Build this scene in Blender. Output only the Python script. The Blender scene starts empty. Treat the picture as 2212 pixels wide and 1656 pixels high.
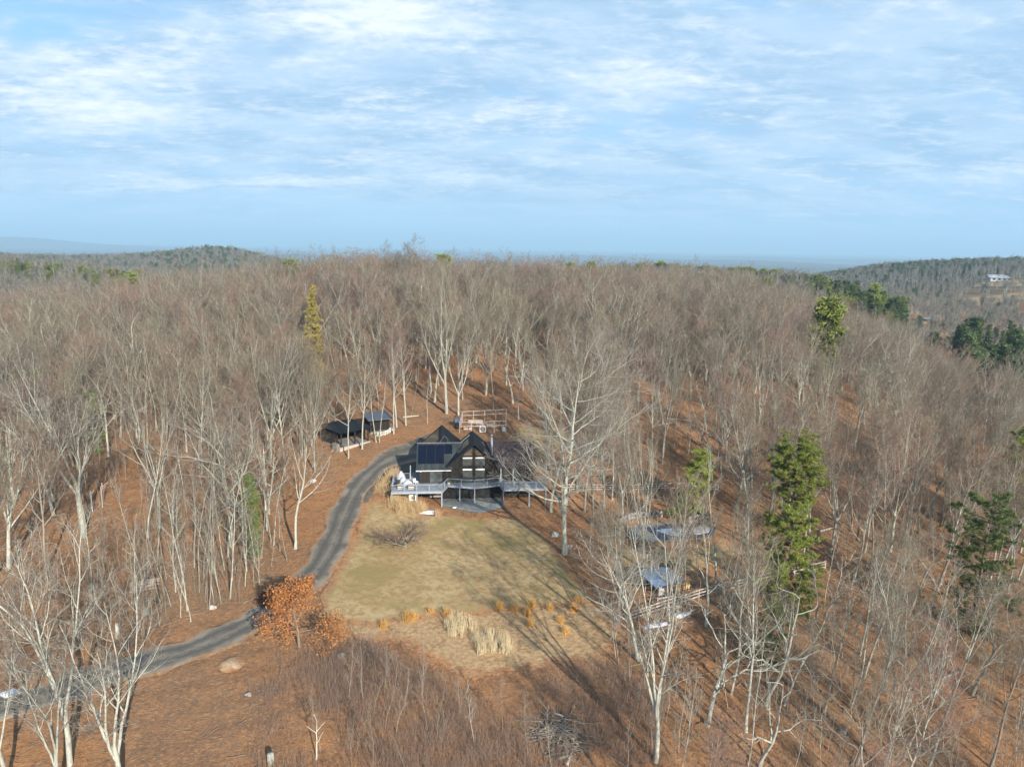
import bpy, math, random
import numpy as np
from mathutils import Vector, Matrix
rng = np.random.default_rng(7)
random.seed(7)
S = bpy.context.scene
COL = S.collection
R = math.radians
# ------------------------------------------------------------------ camera
CAMH = 39.0
PITCH, ROLL = R(10.9), R(0.85)
cam_d = bpy.data.cameras.new('camera'); cam = bpy.data.objects.new('camera', cam_d); COL.objects.link(cam)
cam_d.sensor_width = 36.0; cam_d.lens = 24.96; cam_d.clip_start = 0.5; cam_d.clip_end = 60000
cam.matrix_world = Matrix.Translation((0, 0, CAMH)) @ Matrix.Rotation(math.pi/2 - PITCH, 4, 'X') @ Matrix.Rotation(ROLL, 4, 'Z')
S.camera = cam
# ------------------------------------------------------------------ sun, sky
SUN_EL, SUN_AZ = 24.0, 153.5            # azimuth clockwise from +Y
sd = Vector((math.sin(R(SUN_AZ))*math.cos(R(SUN_EL)), math.cos(R(SUN_AZ))*math.cos(R(SUN_EL)), math.sin(R(SUN_EL))))
sl = bpy.data.lights.new('sun', 'SUN'); sl.energy = 5.0; sl.angle = R(0.6); sl.color = (1.0, 0.93, 0.82)
so = bpy.data.objects.new('sun', sl); COL.objects.link(so); so.rotation_euler = sd.to_track_quat('Z', 'Y').to_euler(); so.location = (0, 0, 300)
S.view_settings.view_transform = 'Standard'; S.view_settings.look = 'None'; S.view_settings.exposure = 0.80
S.cycles.max_bounces = 4; S.cycles.diffuse_bounces = 2; S.cycles.glossy_bounces = 2; S.cycles.transmission_bounces = 2
S.cycles.volume_bounces = 0; S.cycles.caustics_reflective = False; S.cycles.caustics_refractive = False
S.cycles.use_denoising = True

def nodes_of(nt): return nt.nodes, nt.links
def N(nt, typ, **kw):
    n = nt.nodes.new(typ)
    for k, v in kw.items():
        if hasattr(n, k) and k not in n.inputs.keys(): setattr(n, k, v)
        else: n.inputs[k].default_value = v
    return n
def mathn(nt, op, a, b=None, c=None, clamp=False):
    n = nt.nodes.new('ShaderNodeMath'); n.operation = op; n.use_clamp = clamp
    for i, v in enumerate((a, b, c)):
        if v is None: continue
        if isinstance(v, (int, float)): n.inputs[i].default_value = v
        else: nt.links.new(v, n.inputs[i])
    return n.outputs[0]
def mixc(nt, f, a, b, blend='MIX'):
    n = nt.nodes.new('ShaderNodeMix'); n.data_type = 'RGBA'; n.blend_type = blend
    if isinstance(f, (int, float)): n.inputs[0].default_value = f
    else: nt.links.new(f, n.inputs[0])
    for i, v in ((6, a), (7, b)):
        if isinstance(v, tuple): n.inputs[i].default_value = (*v[:3], 1)
        else: nt.links.new(v, n.inputs[i])
    return n.outputs[2]
def maprange(nt, v, a, b, c=0.0, d=1.0, smooth=True):
    n = nt.nodes.new('ShaderNodeMapRange'); n.interpolation_type = 'SMOOTHSTEP' if smooth else 'LINEAR'
    nt.links.new(v, n.inputs[0])
    for i, x in enumerate((a, b, c, d)): n.inputs[1+i].default_value = x
    return n.outputs[0]
def noise(nt, vec, scale, detail=4, rough=0.55, dist=0.0, col=False):
    n = nt.nodes.new('ShaderNodeTexNoise'); n.inputs['Scale'].default_value = scale
    n.inputs['Detail'].default_value = detail; n.inputs['Roughness'].default_value = rough; n.inputs['Distortion'].default_value = dist
    if vec is not None: nt.links.new(vec, n.inputs['Vector'])
    return n.outputs['Color' if col else 'Fac']

W = bpy.data.worlds.new('World'); S.world = W; W.use_nodes = True
nt = W.node_tree; bg = nt.nodes['Background']
sky = nt.nodes.new('ShaderNodeTexSky'); sky.sky_type = 'NISHITA'; sky.sun_disc = False
sky.sun_elevation = R(SUN_EL); sky.sun_rotation = R(SUN_AZ); sky.altitude = 300; sky.air_density = 1.0; sky.dust_density = 0.8; sky.ozone_density = 2.0
tc = nt.nodes.new('ShaderNodeTexCoord'); sep = nt.nodes.new('ShaderNodeSeparateXYZ'); nt.links.new(tc.outputs['Generated'], sep.inputs[0])
zc = mathn(nt, 'MAXIMUM', sep.outputs[2], 0.0)
den = mathn(nt, 'ADD', zc, 0.15)
cx = mathn(nt, 'DIVIDE', sep.outputs[0], den); cy = mathn(nt, 'DIVIDE', sep.outputs[1], den)
comb = nt.nodes.new('ShaderNodeCombineXYZ'); nt.links.new(cx, comb.inputs[0]); nt.links.new(cy, comb.inputs[1])
def mapv(nt, vec, loc=(0,0,0), rot=(0,0,0), sc=(1,1,1)):
    m = nt.nodes.new('ShaderNodeMapping'); nt.links.new(vec, m.inputs[0])
    m.inputs[1].default_value = loc; m.inputs[2].default_value = rot; m.inputs[3].default_value = sc
    return m.outputs[0]
P2 = comb.outputs[0]
big = noise(nt, mapv(nt, P2, (3.1, 1.7, 0), (0, 0, .25), (.6, .9, 1)), 1.2, 4, .5, .3)
mid = noise(nt, mapv(nt, P2, (0.4, 5.2, 0), (0, 0, .15), (.9, 1.35, 1)), 3.4, 9, .62, .35)
fine = noise(nt, mapv(nt, P2, (7.4, 2.2, 0), (0, 0, -.1), (1.0, 1.5, 1)), 10.5, 8, .66, .3)
s1 = mathn(nt, 'ADD', mathn(nt, 'MULTIPLY', big, .9), mathn(nt, 'MULTIPLY', mid, .8))
s2 = mathn(nt, 'ADD', s1, mathn(nt, 'MULTIPLY', fine, .35))
cover = maprange(nt, s2, 0.78, 1.26)
bright = maprange(nt, mathn(nt, 'ADD', mathn(nt, 'MULTIPLY', mid, .6), mathn(nt, 'MULTIPLY', fine, .55)), 0.52, 0.80)
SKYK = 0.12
def _dirpx(px, py):
    M_ = np.array(cam.matrix_world)[:3, :3]; d = M_ @ np.array([(px-1106)/1534., -(py-828)/1534., -1.0]); d /= np.linalg.norm(d); return d
def _p2(px, py): d = _dirpx(px, py); return np.array([d[0]/(max(d[2], 0)+.15), d[1]/(max(d[2], 0)+.15)])
addc = None; addb = None
for (bx, by, wx, wy, amp, brt) in ((790, 40, 330, 95, .34, .55), (100, 190, 260, 110, .20, .30), (330, 130, 300, 70, .16, .25), (250, 250, 330, 60, .12, .3), (620, 392, 620, 17, .22, .35), (300, 385, 180, 18, .16, .25), (1400, 170, 260, 75, .14, .35), (1950, 180, 420, 170, .12, .0), (2180, 360, 160, 80, .14, .2),
        (1720, 465, 110, 9, .2, .35), (950, 250, 380, 60, .10, .2), (90, 60, 170, 70, -.30, 0), (1560, 8, 190, 30, -.30, 0), (900, 345, 500, 40, .06, .1), (1100, 490, 1500, 70, -.10, -.1)):
    c0 = _p2(bx, by); ux = (_p2(bx+wx, by)-_p2(bx-wx, by))/2; uy = (_p2(bx, by-wy)-_p2(bx, by+wy))/2
    sx_, sy_ = np.linalg.norm(ux), np.linalg.norm(uy)
    mp = mapv(nt, P2, (-c0[0]/sx_, -c0[1]/sy_, 0), (0, 0, 0), (1/sx_, 1/sy_, 1))
    ln = nt.nodes.new('ShaderNodeVectorMath'); ln.operation = 'LENGTH'; nt.links.new(mp, ln.inputs[0])
    g_ = maprange(nt, ln.outputs['Value'], 1.25, 0.0, 0, 1)
    t1 = mathn(nt, 'MULTIPLY', g_, amp); addc = t1 if addc is None else mathn(nt, 'ADD', addc, t1)
    t2 = mathn(nt, 'MULTIPLY', g_, brt); addb = t2 if addb is None else mathn(nt, 'ADD', addb, t2)
s2 = mathn(nt, 'ADD', s2, addc)
cover = maprange(nt, s2, 0.62, 1.08)
bright = maprange(nt, mathn(nt, 'ADD', mathn(nt, 'ADD', mathn(nt, 'MULTIPLY', mid, .6), mathn(nt, 'MULTIPLY', fine, .6)), mathn(nt, 'MULTIPLY', addb, .5)), 0.55, 0.98)
under = mixc(nt, maprange(nt, noise(nt, mapv(nt, P2, (2.2, 9.1, 0), (0, 0, .2), (.9, 1.4, 1)), 1.9, 6, .6, .4), .36, .62), (0.235/SKYK, 0.36/SKYK, 0.50/SKYK), (0.345/SKYK, 0.455/SKYK, 0.575/SKYK))
cshade = mixc(nt, bright, under, (0.64/SKYK, 0.665/SKYK, 0.69/SKYK))
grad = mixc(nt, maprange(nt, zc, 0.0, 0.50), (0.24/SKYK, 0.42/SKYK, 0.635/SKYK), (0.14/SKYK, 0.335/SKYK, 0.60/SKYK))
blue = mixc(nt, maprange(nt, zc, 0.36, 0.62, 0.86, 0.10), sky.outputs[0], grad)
fade = mathn(nt, 'MULTIPLY', maprange(nt, zc, 0.0, 0.08, 0.15, 0.92), maprange(nt, zc, 0.36, 0.62, 1.0, 0.25))  # overhead sky, out of frame, dimmed and thinned of cloud to deepen shadows
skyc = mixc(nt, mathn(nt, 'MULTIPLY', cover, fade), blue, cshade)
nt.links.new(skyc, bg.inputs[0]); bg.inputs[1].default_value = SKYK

# ------------------------------------------------------------------ terrain
def tps_pts():
    L = []
    def row(Y, pairs):
        for u, z in pairs: L.append((u*Y if Y > 5 else u*60, Y, z))
    row(-40, [(-1.5, -4), (0, -4), (1.5, -6)])
    row(20, [(-2.4, -2), (0, -2.5), (2.4, -6)])
    row(50, [(-1.6, 0), (-.7, -.6), (0, -1.2), (.4, -2), (.8, -4.5), (1.4, -8)])
    row(75, [(-.9, .3), (-.3, 0), (0, -.3), (.3, -.6), (.6, -3.5), (1.0, -7)])
    row(95, [(-.7, 1), (-.3, .4), (-.08, 0), (.05, 0), (.22, -.5), (.45, -3), (.8, -8)])
    row(109, [(-.5, 1.6), (-.28, 1.4), (-.06, 0), (.04, 0), (.2, 0), (.5, -3.5), (.9, -10)])
    row(122, [(-.28, 2.6), (-.1, 2.6), (.05, 2.4), (.2, 1.5)])
    row(140, [(-1.0, 0), (-.6, 1.5), (-.3, 4), (-.05, 4.4), (.2, 3.2), (.45, -1), (.7, -10), (1.0, -17)])
    row(185, [(-1.0, -2), (-.65, -1), (-.3, 8), (0, 8.5), (.3, 5), (.55, -4), (.8, -17), (1.1, -22)])
    row(235, [(-1.0, -4), (-.7, -4), (-.45, 7), (-.2, 12.5), (0, 11.5), (.25, 7.5), (.45, -1), (.65, -14), (.9, -20)])
    row(280, [(-.75, -4), (-.5, 6), (-.2, 15), (0, 12.5), (.2, 9), (.38, 2.5), (.6, -15), (.9, -18)])
    row(350, [(-.8, -5), (-.5, -4), (-.2, 6), (.05, 8), (.2, 9), (.33, 6), (.45, -6), (.7, -13), (.95, -10)])
    row(460, [(-.8, -8), (-.5, -18), (-.2, -12), (.07, 6), (.17, 12), (.26, 10), (.36, 6), (.45, 0), (.6, -13), (.75, -12)])
    row(620, [(-.9, 10), (-.7, 8), (-.55, 0), (-.4, -22), (-.1, -30), (.1, 0), (.25, 4), (.4, 4), (.5, -6), (.62, -11), (.8, -8)])
    row(850, [(-.7, -8), (-.4, -30), (0, -45), (.3, -20), (.45, -12), (.58, -4), (.68, 4), (.8, 6)])
    row(1250, [(-.7, -15), (-.4, -20), (0, -60), (.35, -40), (.5, -2), (.6, 10), (.72, 16), (.85, 18)])
    row(1550, [(-.8, 0), (-.65, -10), (-.55, -8), (-.475, 3), (-.42, 15), (-.36, 2), (-.31, -18), (-.1, -60), (.2, -70), (.45, -20), (.6, 0), (.8, 6)])
    row(2300, [(-.8, -60), (-.42, -60), (0, -90), (.5, -80), (.8, -60)])
    row(4500, [(-.8, -100), (0, -105), (.8, -95)])
    row(12000, [(-1.0, -100), (0, -105), (1.0, -95)])
    row(26000, [(-.8, -100), (0, -100), (.8, -100)])
    return np.array(L)
CP = tps_pts()
def wrap(x, y):
    d = np.maximum(y + 90, 12.0)
    return 2.2*x/d, np.log(d)
def tps_k(r2): return 0.5*r2*np.log(np.maximum(r2, 1e-12))
ca, cb = wrap(CP[:, 0], CP[:, 1])
_n = len(CP)
_K = tps_k((ca[:, None]-ca)**2 + (cb[:, None]-cb)**2) + np.eye(_n)*0.002
_A = np.zeros((_n+3, _n+3)); _A[:_n, :_n] = _K; _A[:_n, _n] = 1; _A[:_n, _n+1] = ca; _A[:_n, _n+2] = cb; _A[_n:, :_n] = _A[:_n, _n:].T
_w = np.linalg.solve(_A, np.concatenate([CP[:, 2], [0, 0, 0]]))
def h(x, y):
    x = np.atleast_1d(np.asarray(x, float)); y = np.atleast_1d(np.asarray(y, float)); sh = np.broadcast(x, y).shape
    x, y = np.broadcast_to(x, sh).ravel(), np.broadcast_to(y, sh).ravel()
    out = np.empty(x.size)
    for i in range(0, x.size, 20000):
        xs, ys = x[i:i+20000], y[i:i+20000]
        a, b = wrap(xs, ys)
        z = tps_k((a[:, None]-ca)**2 + (b[:, None]-cb)**2) @ _w[:_n] + _w[_n] + _w[_n+1]*a + _w[_n+2]*b
        far = np.clip((ys-1700)/2500, 0, 1)
        z = z + far*(14*np.sin(xs/900+ys/1700)+10*np.sin(xs/410-ys/1300+1)+8*np.sin(xs/1500+ys/800))
        z = z + 190*np.exp(-((xs+9400)/1000)**2-((ys-13500)/1500)**2) + 70*np.exp(-((xs+8000)/1300)**2-((ys-13500)/1500)**2)
        near = np.clip((ys-125)/60, 0, 1)
        z = z + near*(0.5*np.sin(xs/17+ys/23)+.4*np.sin(xs/9-ys/13))
        # level building ground in front of and under the house
        hx, hy = xs+6.2, ys-109
        w = np.clip(1.3-np.hypot((hx-1)/11, (hy+0.5)/6), 0, 1); w = w*w*(3-2*w)
        w = np.minimum(1, w*1.6)
        z = z*(1-w)
        # level pool terrace
        w2 = np.clip(1.6-np.hypot((xs-21)/13, (ys-99)/8), 0, 1); w2 = np.minimum(1, w2*1.8)
        z = z*(1-w2) + (-0.8)*w2
        out[i:i+20000] = z
    return out.reshape(sh)
def h1(x, y): return float(h(x, y)[0])
MW = np.array(cam.matrix_world); F = 1534.0
def ray(px, py):
    d = MW[:3, :3] @ np.array([(px-1106)/F, -(py-828)/F, -1.0]); return d/np.linalg.norm(d)
_ts = np.concatenate([np.arange(20, 400, .5), np.arange(400, 3000, 5.)])
def at(px, py, z=0.0):
    """ground point seen at a position of the photograph (2212 px wide)"""
    d = ray(px, py); p = np.array([0, 0, CAMH])[None]+_ts[:, None]*d
    dz = p[:, 2]-z-h(p[:, 0], p[:, 1]); k = np.argmax(dz < 0)
    if k == 0: k = 1
    f = dz[k-1]/(dz[k-1]-dz[k]); t = _ts[k-1]+f*(_ts[k]-_ts[k-1]); q = np.array([0, 0, CAMH])+t*d
    return float(q[0]), float(q[1])
def proj(x, y, z):
    q = np.stack([np.asarray(x, float), np.asarray(y, float), np.asarray(z, float)-CAMH], -1) @ MW[:3, :3]
    w = -q[..., 2]; w = np.where(w < .1, .1, w)
    return 1106+F*q[..., 0]/w, 828-F*q[..., 1]/w, w

# ------------------------------------------------------------------ materials
def new_mat(name, rough=0.9, spec=0.2):
    m = bpy.data.materials.new(name); m.use_nodes = True; b = m.node_tree.nodes['Principled BSDF']
    b.inputs['Roughness'].default_value = rough; b.inputs['Specular IOR Level'].default_value = spec
    return m, m.node_tree, b
def objco(nt):
    t = nt.nodes.new('ShaderNodeTexCoord'); return t.outputs['Object']
def bump(nt, b, hgt, dist, strength=1.0):
    n = nt.nodes.new('ShaderNodeBump'); n.inputs['Distance'].default_value = dist; n.inputs['Strength'].default_value = strength
    nt.links.new(hgt, n.inputs['Height']); nt.links.new(n.outputs[0], b.inputs['Normal'])
def simple(name, c1, c2=None, scale=3.0, rough=.85, spec=.2, metal=0, stretch=(1, 1, 1), bmp=0):
    m, nt, b = new_mat(name, rough, spec); b.inputs['Metallic'].default_value = metal
    c2 = c2 or tuple(v*.75 for v in c1)
    co = mapv(nt, objco(nt), sc=stretch); f = noise(nt, co, scale, 5, .6)
    f2 = maprange(nt, f, .32, .68)
    nt.links.new(mixc(nt, f2, c1, c2), b.inputs['Base Color'])
    if bmp: bump(nt, b, f, bmp)
    return m
def litter_color(nt, pos):
    A = noise(nt, pos, 0.045, 4, .55); B = noise(nt, pos, 0.35, 5, .65); C = noise(nt, pos, 2.6, 6, .7); D = noise(nt, pos, 7.0, 3, .8)
    base = mixc(nt, maprange(nt, B, .35, .65), (0.41, 0.205, 0.092), (0.285, 0.15, 0.078))
    H_ = noise(nt, pos, 1.05, 6, .72, .4)
    base = mixc(nt, maprange(nt, H_, .52, .68, 0, .75), base, (0.13, 0.078, 0.05))
    base = mixc(nt, maprange(nt, H_, .44, .30, 0, .7), base, (0.47, 0.265, 0.13))
    base = mixc(nt, maprange(nt, A, .42, .62, 0, .6), base, (0.25, 0.16, 0.10))
    base = mixc(nt, maprange(nt, C, .50, .66, 0, .75), base, (0.50, 0.275, 0.13))
    base = mixc(nt, maprange(nt, C, .46, .33, 0, .6), base, (0.16, 0.088, 0.05))
    base = mixc(nt, maprange(nt, D, .64, .74, 0, .8), base, (0.60, 0.42, 0.26))
    return base, C, D
def mat_ground():
    m, nt, b = new_mat('leaf_litter', .95, .05)
    g = nt.nodes.new('ShaderNodeNewGeometry'); pos = g.outputs['Position']
    base, C, D = litter_color(nt, pos)
    # far away the ground is mixed fields and woods
    sepp = nt.nodes.new('ShaderNodeSeparateXYZ'); nt.links.new(pos, sepp.inputs[0])
    farf = maprange(nt, sepp.outputs[1], 420, 900)
    E = noise(nt, pos, 0.006, 5, .6); E2 = noise(nt, pos, .05, 5, .7)
    fc = mixc(nt, maprange(nt, E, .4, .6), (0.085, 0.060, 0.045), (0.16, 0.125, 0.075))
    fc = mixc(nt, maprange(nt, E2, .5, .6, 0, .5), fc, (0.035, 0.05, 0.025))
    nt.links.new(mixc(nt, farf, base, fc), b.inputs['Base Color'])
    bump(nt, b, mathn(nt, 'ADD', C, D), .16)
    return m
def mat_sheet(name, cols, scales, edge_w=1.5, bmp=.05, litter=True, rough=.95):
    m, nt, b = new_mat(name, rough, .05)
    g = nt.nodes.new('ShaderNodeNewGeometry'); pos = g.outputs['Position']
    c = cols[0]; last = None
    for cc, sc in zip(cols[1:], scales):
        last = noise(nt, pos, sc, 5, .68); c = mixc(nt, maprange(nt, last, .42, .62, 0, .85), c, cc)
    if litter:
        at_ = nt.nodes.new('ShaderNodeAttribute'); at_.attribute_name = 'edge'
        n1 = noise(nt, pos, 1.1, 6, .75)
        e = mathn(nt, 'ADD', at_.outputs['Fac'], mathn(nt, 'MULTIPLY', mathn(nt, 'SUBTRACT', n1, .5), edge_w*3.0))
        lc, _, _ = litter_color(nt, pos)
        c = mixc(nt, maprange(nt, e, edge_w*.1, edge_w), lc, c)
    nt.links.new(c, b.inputs['Base Color']); bump(nt, b, last, bmp)
    return m
def mat_bark(name, c1, c2, c3, var=.5):
    m, nt, b = new_mat(name, .9, .1)
    co = objco(nt); oi = nt.nodes.new('ShaderNodeObjectInfo')
    n1 = noise(nt, mapv(nt, co, sc=(3, 3, .8)), 1.2, 5, .7); n2 = noise(nt, mapv(nt, co, sc=(8, 8, 1.6)), 1.5, 4, .7)
    c = mixc(nt, maprange(nt, n1, .38, .62), c1, c2)
    c = mixc(nt, maprange(nt, n2, .5, .66, 0, .8), c, c3)
    c = mixc(nt, maprange(nt, oi.outputs['Random'], 0, 1, 0, var, False), c, c3)
    nt.links.new(c, b.inputs['Base Color']); bump(nt, b, n2, .03)
    return m
def mat_twig(name, cols):
    m, nt, b = new_mat(name, .95, .05)
    oi = nt.nodes.new('ShaderNodeObjectInfo'); r = nt.nodes.new('ShaderNodeValToRGB'); nt.links.new(oi.outputs['Random'], r.inputs[0])
    r.color_ramp.interpolation = 'LINEAR'
    while len(r.color_ramp.elements) < len(cols): r.color_ramp.elements.new(.5)
    for i, c in enumerate(cols):
        r.color_ramp.elements[i].position = i/(len(cols)-1); r.color_ramp.elements[i].color = (*c, 1)
    nt.links.new(r.outputs[0], b.inputs['Base Color'])
    return m
def mat_foliage(name, c1, c2, c3, trans=.25):
    m, nt, b = new_mat(name, .7, .25)
    oi = nt.nodes.new('ShaderNodeObjectInfo'); g = nt.nodes.new('ShaderNodeNewGeometry')
    n1 = noise(nt, g.outputs['Position'], .9, 4, .7)
    c = mixc(nt, maprange(nt, n1, .35, .65), c1, c2)
    c = mixc(nt, maprange(nt, g.outputs['Random Per Island'], .3, 1, 0, .8), c, c3)
    hs = nt.nodes.new('ShaderNodeHueSaturation'); nt.links.new(c, hs.inputs['Color'])
    nt.links.new(maprange(nt, oi.outputs['Random'], 0, 1, .7, 1.2, False), hs.inputs['Value'])
    nt.links.new(hs.outputs[0], b.inputs['Base Color'])
    return m
M = {}
M['ground'] = mat_ground()
M['lawn'] = mat_sheet('winter_lawn', [(.365, .265, .13), (.25, .21, .08), (.44, .33, .175), (.29, .185, .09)], [.07, .16, 1.3], 1.3)
M['meadow'] = mat_sheet('dry_meadow', [(.37, .245, .13), (.27, .165, .085), (.47, .33, .18)], [.5, 2.2], 2.2, .12)
M['field'] = mat_sheet('far_field', [(.30, .22, .13), (.24, .19, .10), (.36, .24, .14)], [.02, .1], 3, litter=False)
M['bark'] = mat_bark('pale_bark', (.36, .36, .30), (.50, .50, .42), (.18, .175, .145), .55)
M['bark_dark'] = mat_bark('grey_bark', (.26, .235, .185), (.36, .33, .27), (.15, .125, .10), .6)
M['bark_white'] = mat_bark('birch_bark', (.62, .59, .52), (.50, .46, .38), (.30, .26, .21), .2)
M['bark_pine'] = mat_bark('pine_bark', (.12, .09, .07), (.17, .14, .11), (.08, .06, .05), .2)
M['twig'] = mat_twig('twigs', [(.175, .145, .10), (.225, .165, .112), (.17, .15, .11), (.25, .205, .14), (.26, .15, .115), (.135, .115, .09)])
M['twig_near'] = mat_twig('near_twigs', [(.25, .225, .185), (.21, .18, .15), (.28, .25, .205)])
M['twig_far'] = mat_twig('far_twigs', [(.105, .09, .075), (.13, .10, .085), (.10, .095, .08), (.14, .12, .10)])
M['bramble'] = mat_twig('bramble_stems', [(.25, .18, .14), (.34, .26, .20)])
M['pine'] = mat_foliage('pine_needles', (.165, .205, .035), (.245, .265, .045), (.085, .12, .025))
M['pine_mid'] = mat_foliage('mid_pine_needles', (.105, .165, .035), (.16, .21, .05), (.05, .085, .025))
M['pine_dark'] = mat_foliage('dark_pine_needles', (.075, .115, .035), (.115, .155, .045), (.035, .058, .02))
M['spruce'] = mat_foliage('golden_needles', (.32, .24, .045), (.22, .19, .04), (.12, .11, .03))
M['oakleaf'] = mat_foliage('orange_leaves', (.46, .19, .06), (.34, .125, .04), (.56, .27, .10))
M['grass_tan'] = simple('dry_grass', (.68, .50, .28), (.42, .29, .15), 2.2, stretch=(3, 3, .6))
M['grass_orange'] = mat_twig('orange_grass', [(.52, .29, .09), (.60, .35, .12)])
M['grass_pale'] = mat_twig('pale_stalks', [(.55, .45, .28), (.62, .52, .34)])

# ------------------------------------------------------------------ mesh helpers
def mk(name, V, Fq, mat, parent=None, smooth=False):
    """V (n,3); Fq list of (k,m) index arrays"""
    me = bpy.data.meshes.new(name); V = np.asarray(V, np.float32)
    fl = [np.asarray(f, np.int32) for f in Fq if len(f)]
    me.vertices.add(len(V)); me.vertices.foreach_set('co', V.ravel())
    li = np.concatenate([f.ravel() for f in fl]); tot = np.concatenate([np.full(len(f), f.shape[1], np.int32) for f in fl])
    me.loops.add(len(li)); me.loops.foreach_set('vertex_index', li)
    me.polygons.add(len(tot)); st = np.concatenate([[0], np.cumsum(tot)[:-1]]).astype(np.int32)
    me.polygons.foreach_set('loop_start', st); me.polygons.foreach_set('loop_total', tot)
    if smooth: me.polygons.foreach_set('use_smooth', np.ones(len(tot), bool))
    me.update(calc_edges=True); me.validate(verbose=False)
    if mat is not None: me.materials.append(mat)
    o = bpy.data.objects.new(name, me); COL.objects.link(o)
    if parent is not None: o.parent = parent
    return o
def tag(o, label=None, cat=None, group=None, kind=None):
    if label: o['label'] = label
    if cat: o['category'] = cat
    if group: o['group'] = group
    if kind: o['kind'] = kind
    return o
def thing(name, loc, label, cat, group=None, rz=0.0):
    o = bpy.data.objects.new(name, None); COL.objects.link(o); o.location = loc; o.rotation_euler = (0, 0, rz); o.empty_display_size = .2
    return tag(o, label, cat, group)
class MB:
    """collects polygons for one mesh"""
    def __init__(s): s.v = []; s.f = []
    def poly(s, pts):
        n = len(s.v); s.v += [tuple(p) for p in pts]; s.f.append(tuple(range(n, n+len(pts)))); return s
    def hexa(s, b, t):
        """b,t: 4 bottom and 4 top points (ccw from above)"""
        n = len(s.v); s.v += [tuple(p) for p in b]+[tuple(p) for p in t]
        for f in ((3, 2, 1, 0), (4, 5, 6, 7), (0, 1, 5, 4), (1, 2, 6, 5), (2, 3, 7, 6), (3, 0, 4, 7)): s.f.append(tuple(n+i for i in f))
        return s
    def box(s, x0, x1, y0, y1, z0, z1):
        b = [(x0, y0), (x1, y0), (x1, y1), (x0, y1)]
        return s.hexa([(x, y, z0) for x, y in b], [(x, y, z1) for x, y in b])
    def prism(s, pts, z0, z1):
        n = len(s.v); k = len(pts); s.v += [(x, y, z0) for x, y in pts]+[(x, y, z1) for x, y in pts]
        s.f.append(tuple(n+i for i in reversed(range(k)))); s.f.append(tuple(n+k+i for i in range(k)))
        for i in range(k): j = (i+1) % k; s.f.append((n+i, n+j, n+k+j, n+k+i))
        return s
    def slab(s, pts, th):
        """sheet with thickness: pts is a polygon in space, th is pushed down along its normal"""
        P = [Vector(p) for p in pts]; nn = (P[1]-P[0]).cross(P[2]-P[0]).normalized()
        if nn.z < 0: P.reverse(); nn = -nn
        n = len(s.v); k = len(P); s.v += [tuple(p) for p in P]+[tuple(p-nn*th) for p in P]
        s.f.append(tuple(n+i for i in range(k))); s.f.append(tuple(n+k+i for i in reversed(range(k))))
        for i in range(k): j = (i+1) % k; s.f.append((n+j, n+i, n+k+i, n+k+j))
        return s
    def bar(s, a, b, w, hh=None, up=(0, 0, 1)):
        hh = hh or w; a = Vector(a); b = Vector(b); d = (b-a).normalized(); u = Vector(up)
        if abs(d.dot(u)) > .95: u = Vector((0, 1, 0))
        x = d.cross(u).normalized(); y = x.cross(d).normalized()
        n = len(s.v)
        for p in (a, b):
            for sx, sy in ((-1, -1), (1, -1), (1, 1), (-1, 1)): s.v.append(tuple(p+x*sx*w/2+y*sy*hh/2))
        for f in ((3, 2, 1, 0), (4, 5, 6, 7), (0, 1, 5, 4), (1, 2, 6, 5), (2, 3, 7, 6), (3, 0, 4, 7)): s.f.append(tuple(n+i for i in f))
        return s
    def cyl(s, a, b, r0, r1=None, k=10, cap=True):
        r1 = r0 if r1 is None else r1; a = Vector(a); b = Vector(b); d = (b-a).normalized()
        u = Vector((0, 0, 1)) if abs(d.z) < .95 else Vector((1, 0, 0)); x = d.cross(u).normalized(); y = x.cross(d)
        n = len(s.v)
        for p, r in ((a, r0), (b, r1)):
            for i in range(k): t = 2*math.pi*i/k; s.v.append(tuple(p+x*math.cos(t)*r+y*math.sin(t)*r))
        for i in range(k): j = (i+1) % k; s.f.append((n+i, n+j, n+k+j, n+k+i))
        if cap: s.f.append(tuple(n+i for i in reversed(range(k)))); s.f.append(tuple(n+k+i for i in range(k)))
        return s
    def build(s, name, mat, parent=None, smooth=False):
        me = bpy.data.meshes.new(name); me.from_pydata(s.v, [], s.f); me.update(); me.materials.append(mat)
        if smooth:
            for p in me.polygons: p.use_smooth = True
        o = bpy.data.objects.new(name, me); COL.objects.link(o)
        if parent is not None: o.parent = parent
        return o
def rock_mesh(seed, sx, sy, sz, sub=2):
    import bmesh
    bm = bmesh.new(); bmesh.ops.create_icosphere(bm, subdivisions=sub, radius=1); r = random.Random(seed)
    ph = [r.uniform(0, 6) for _ in range(6)]
    for v in bm.verts:
        c = v.co; k = 1+.16*math.sin(3*c.x+ph[0])+.14*math.sin(4*c.y+ph[1]+c.z)+.12*math.sin(5*c.z+ph[2]+2*c.x)
        v.co = Vector((c.x*sx, c.y*sy, c.z*sz))*k
    me = bpy.data.meshes.new('rock'); bm.to_mesh(me); bm.free(); return me

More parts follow.
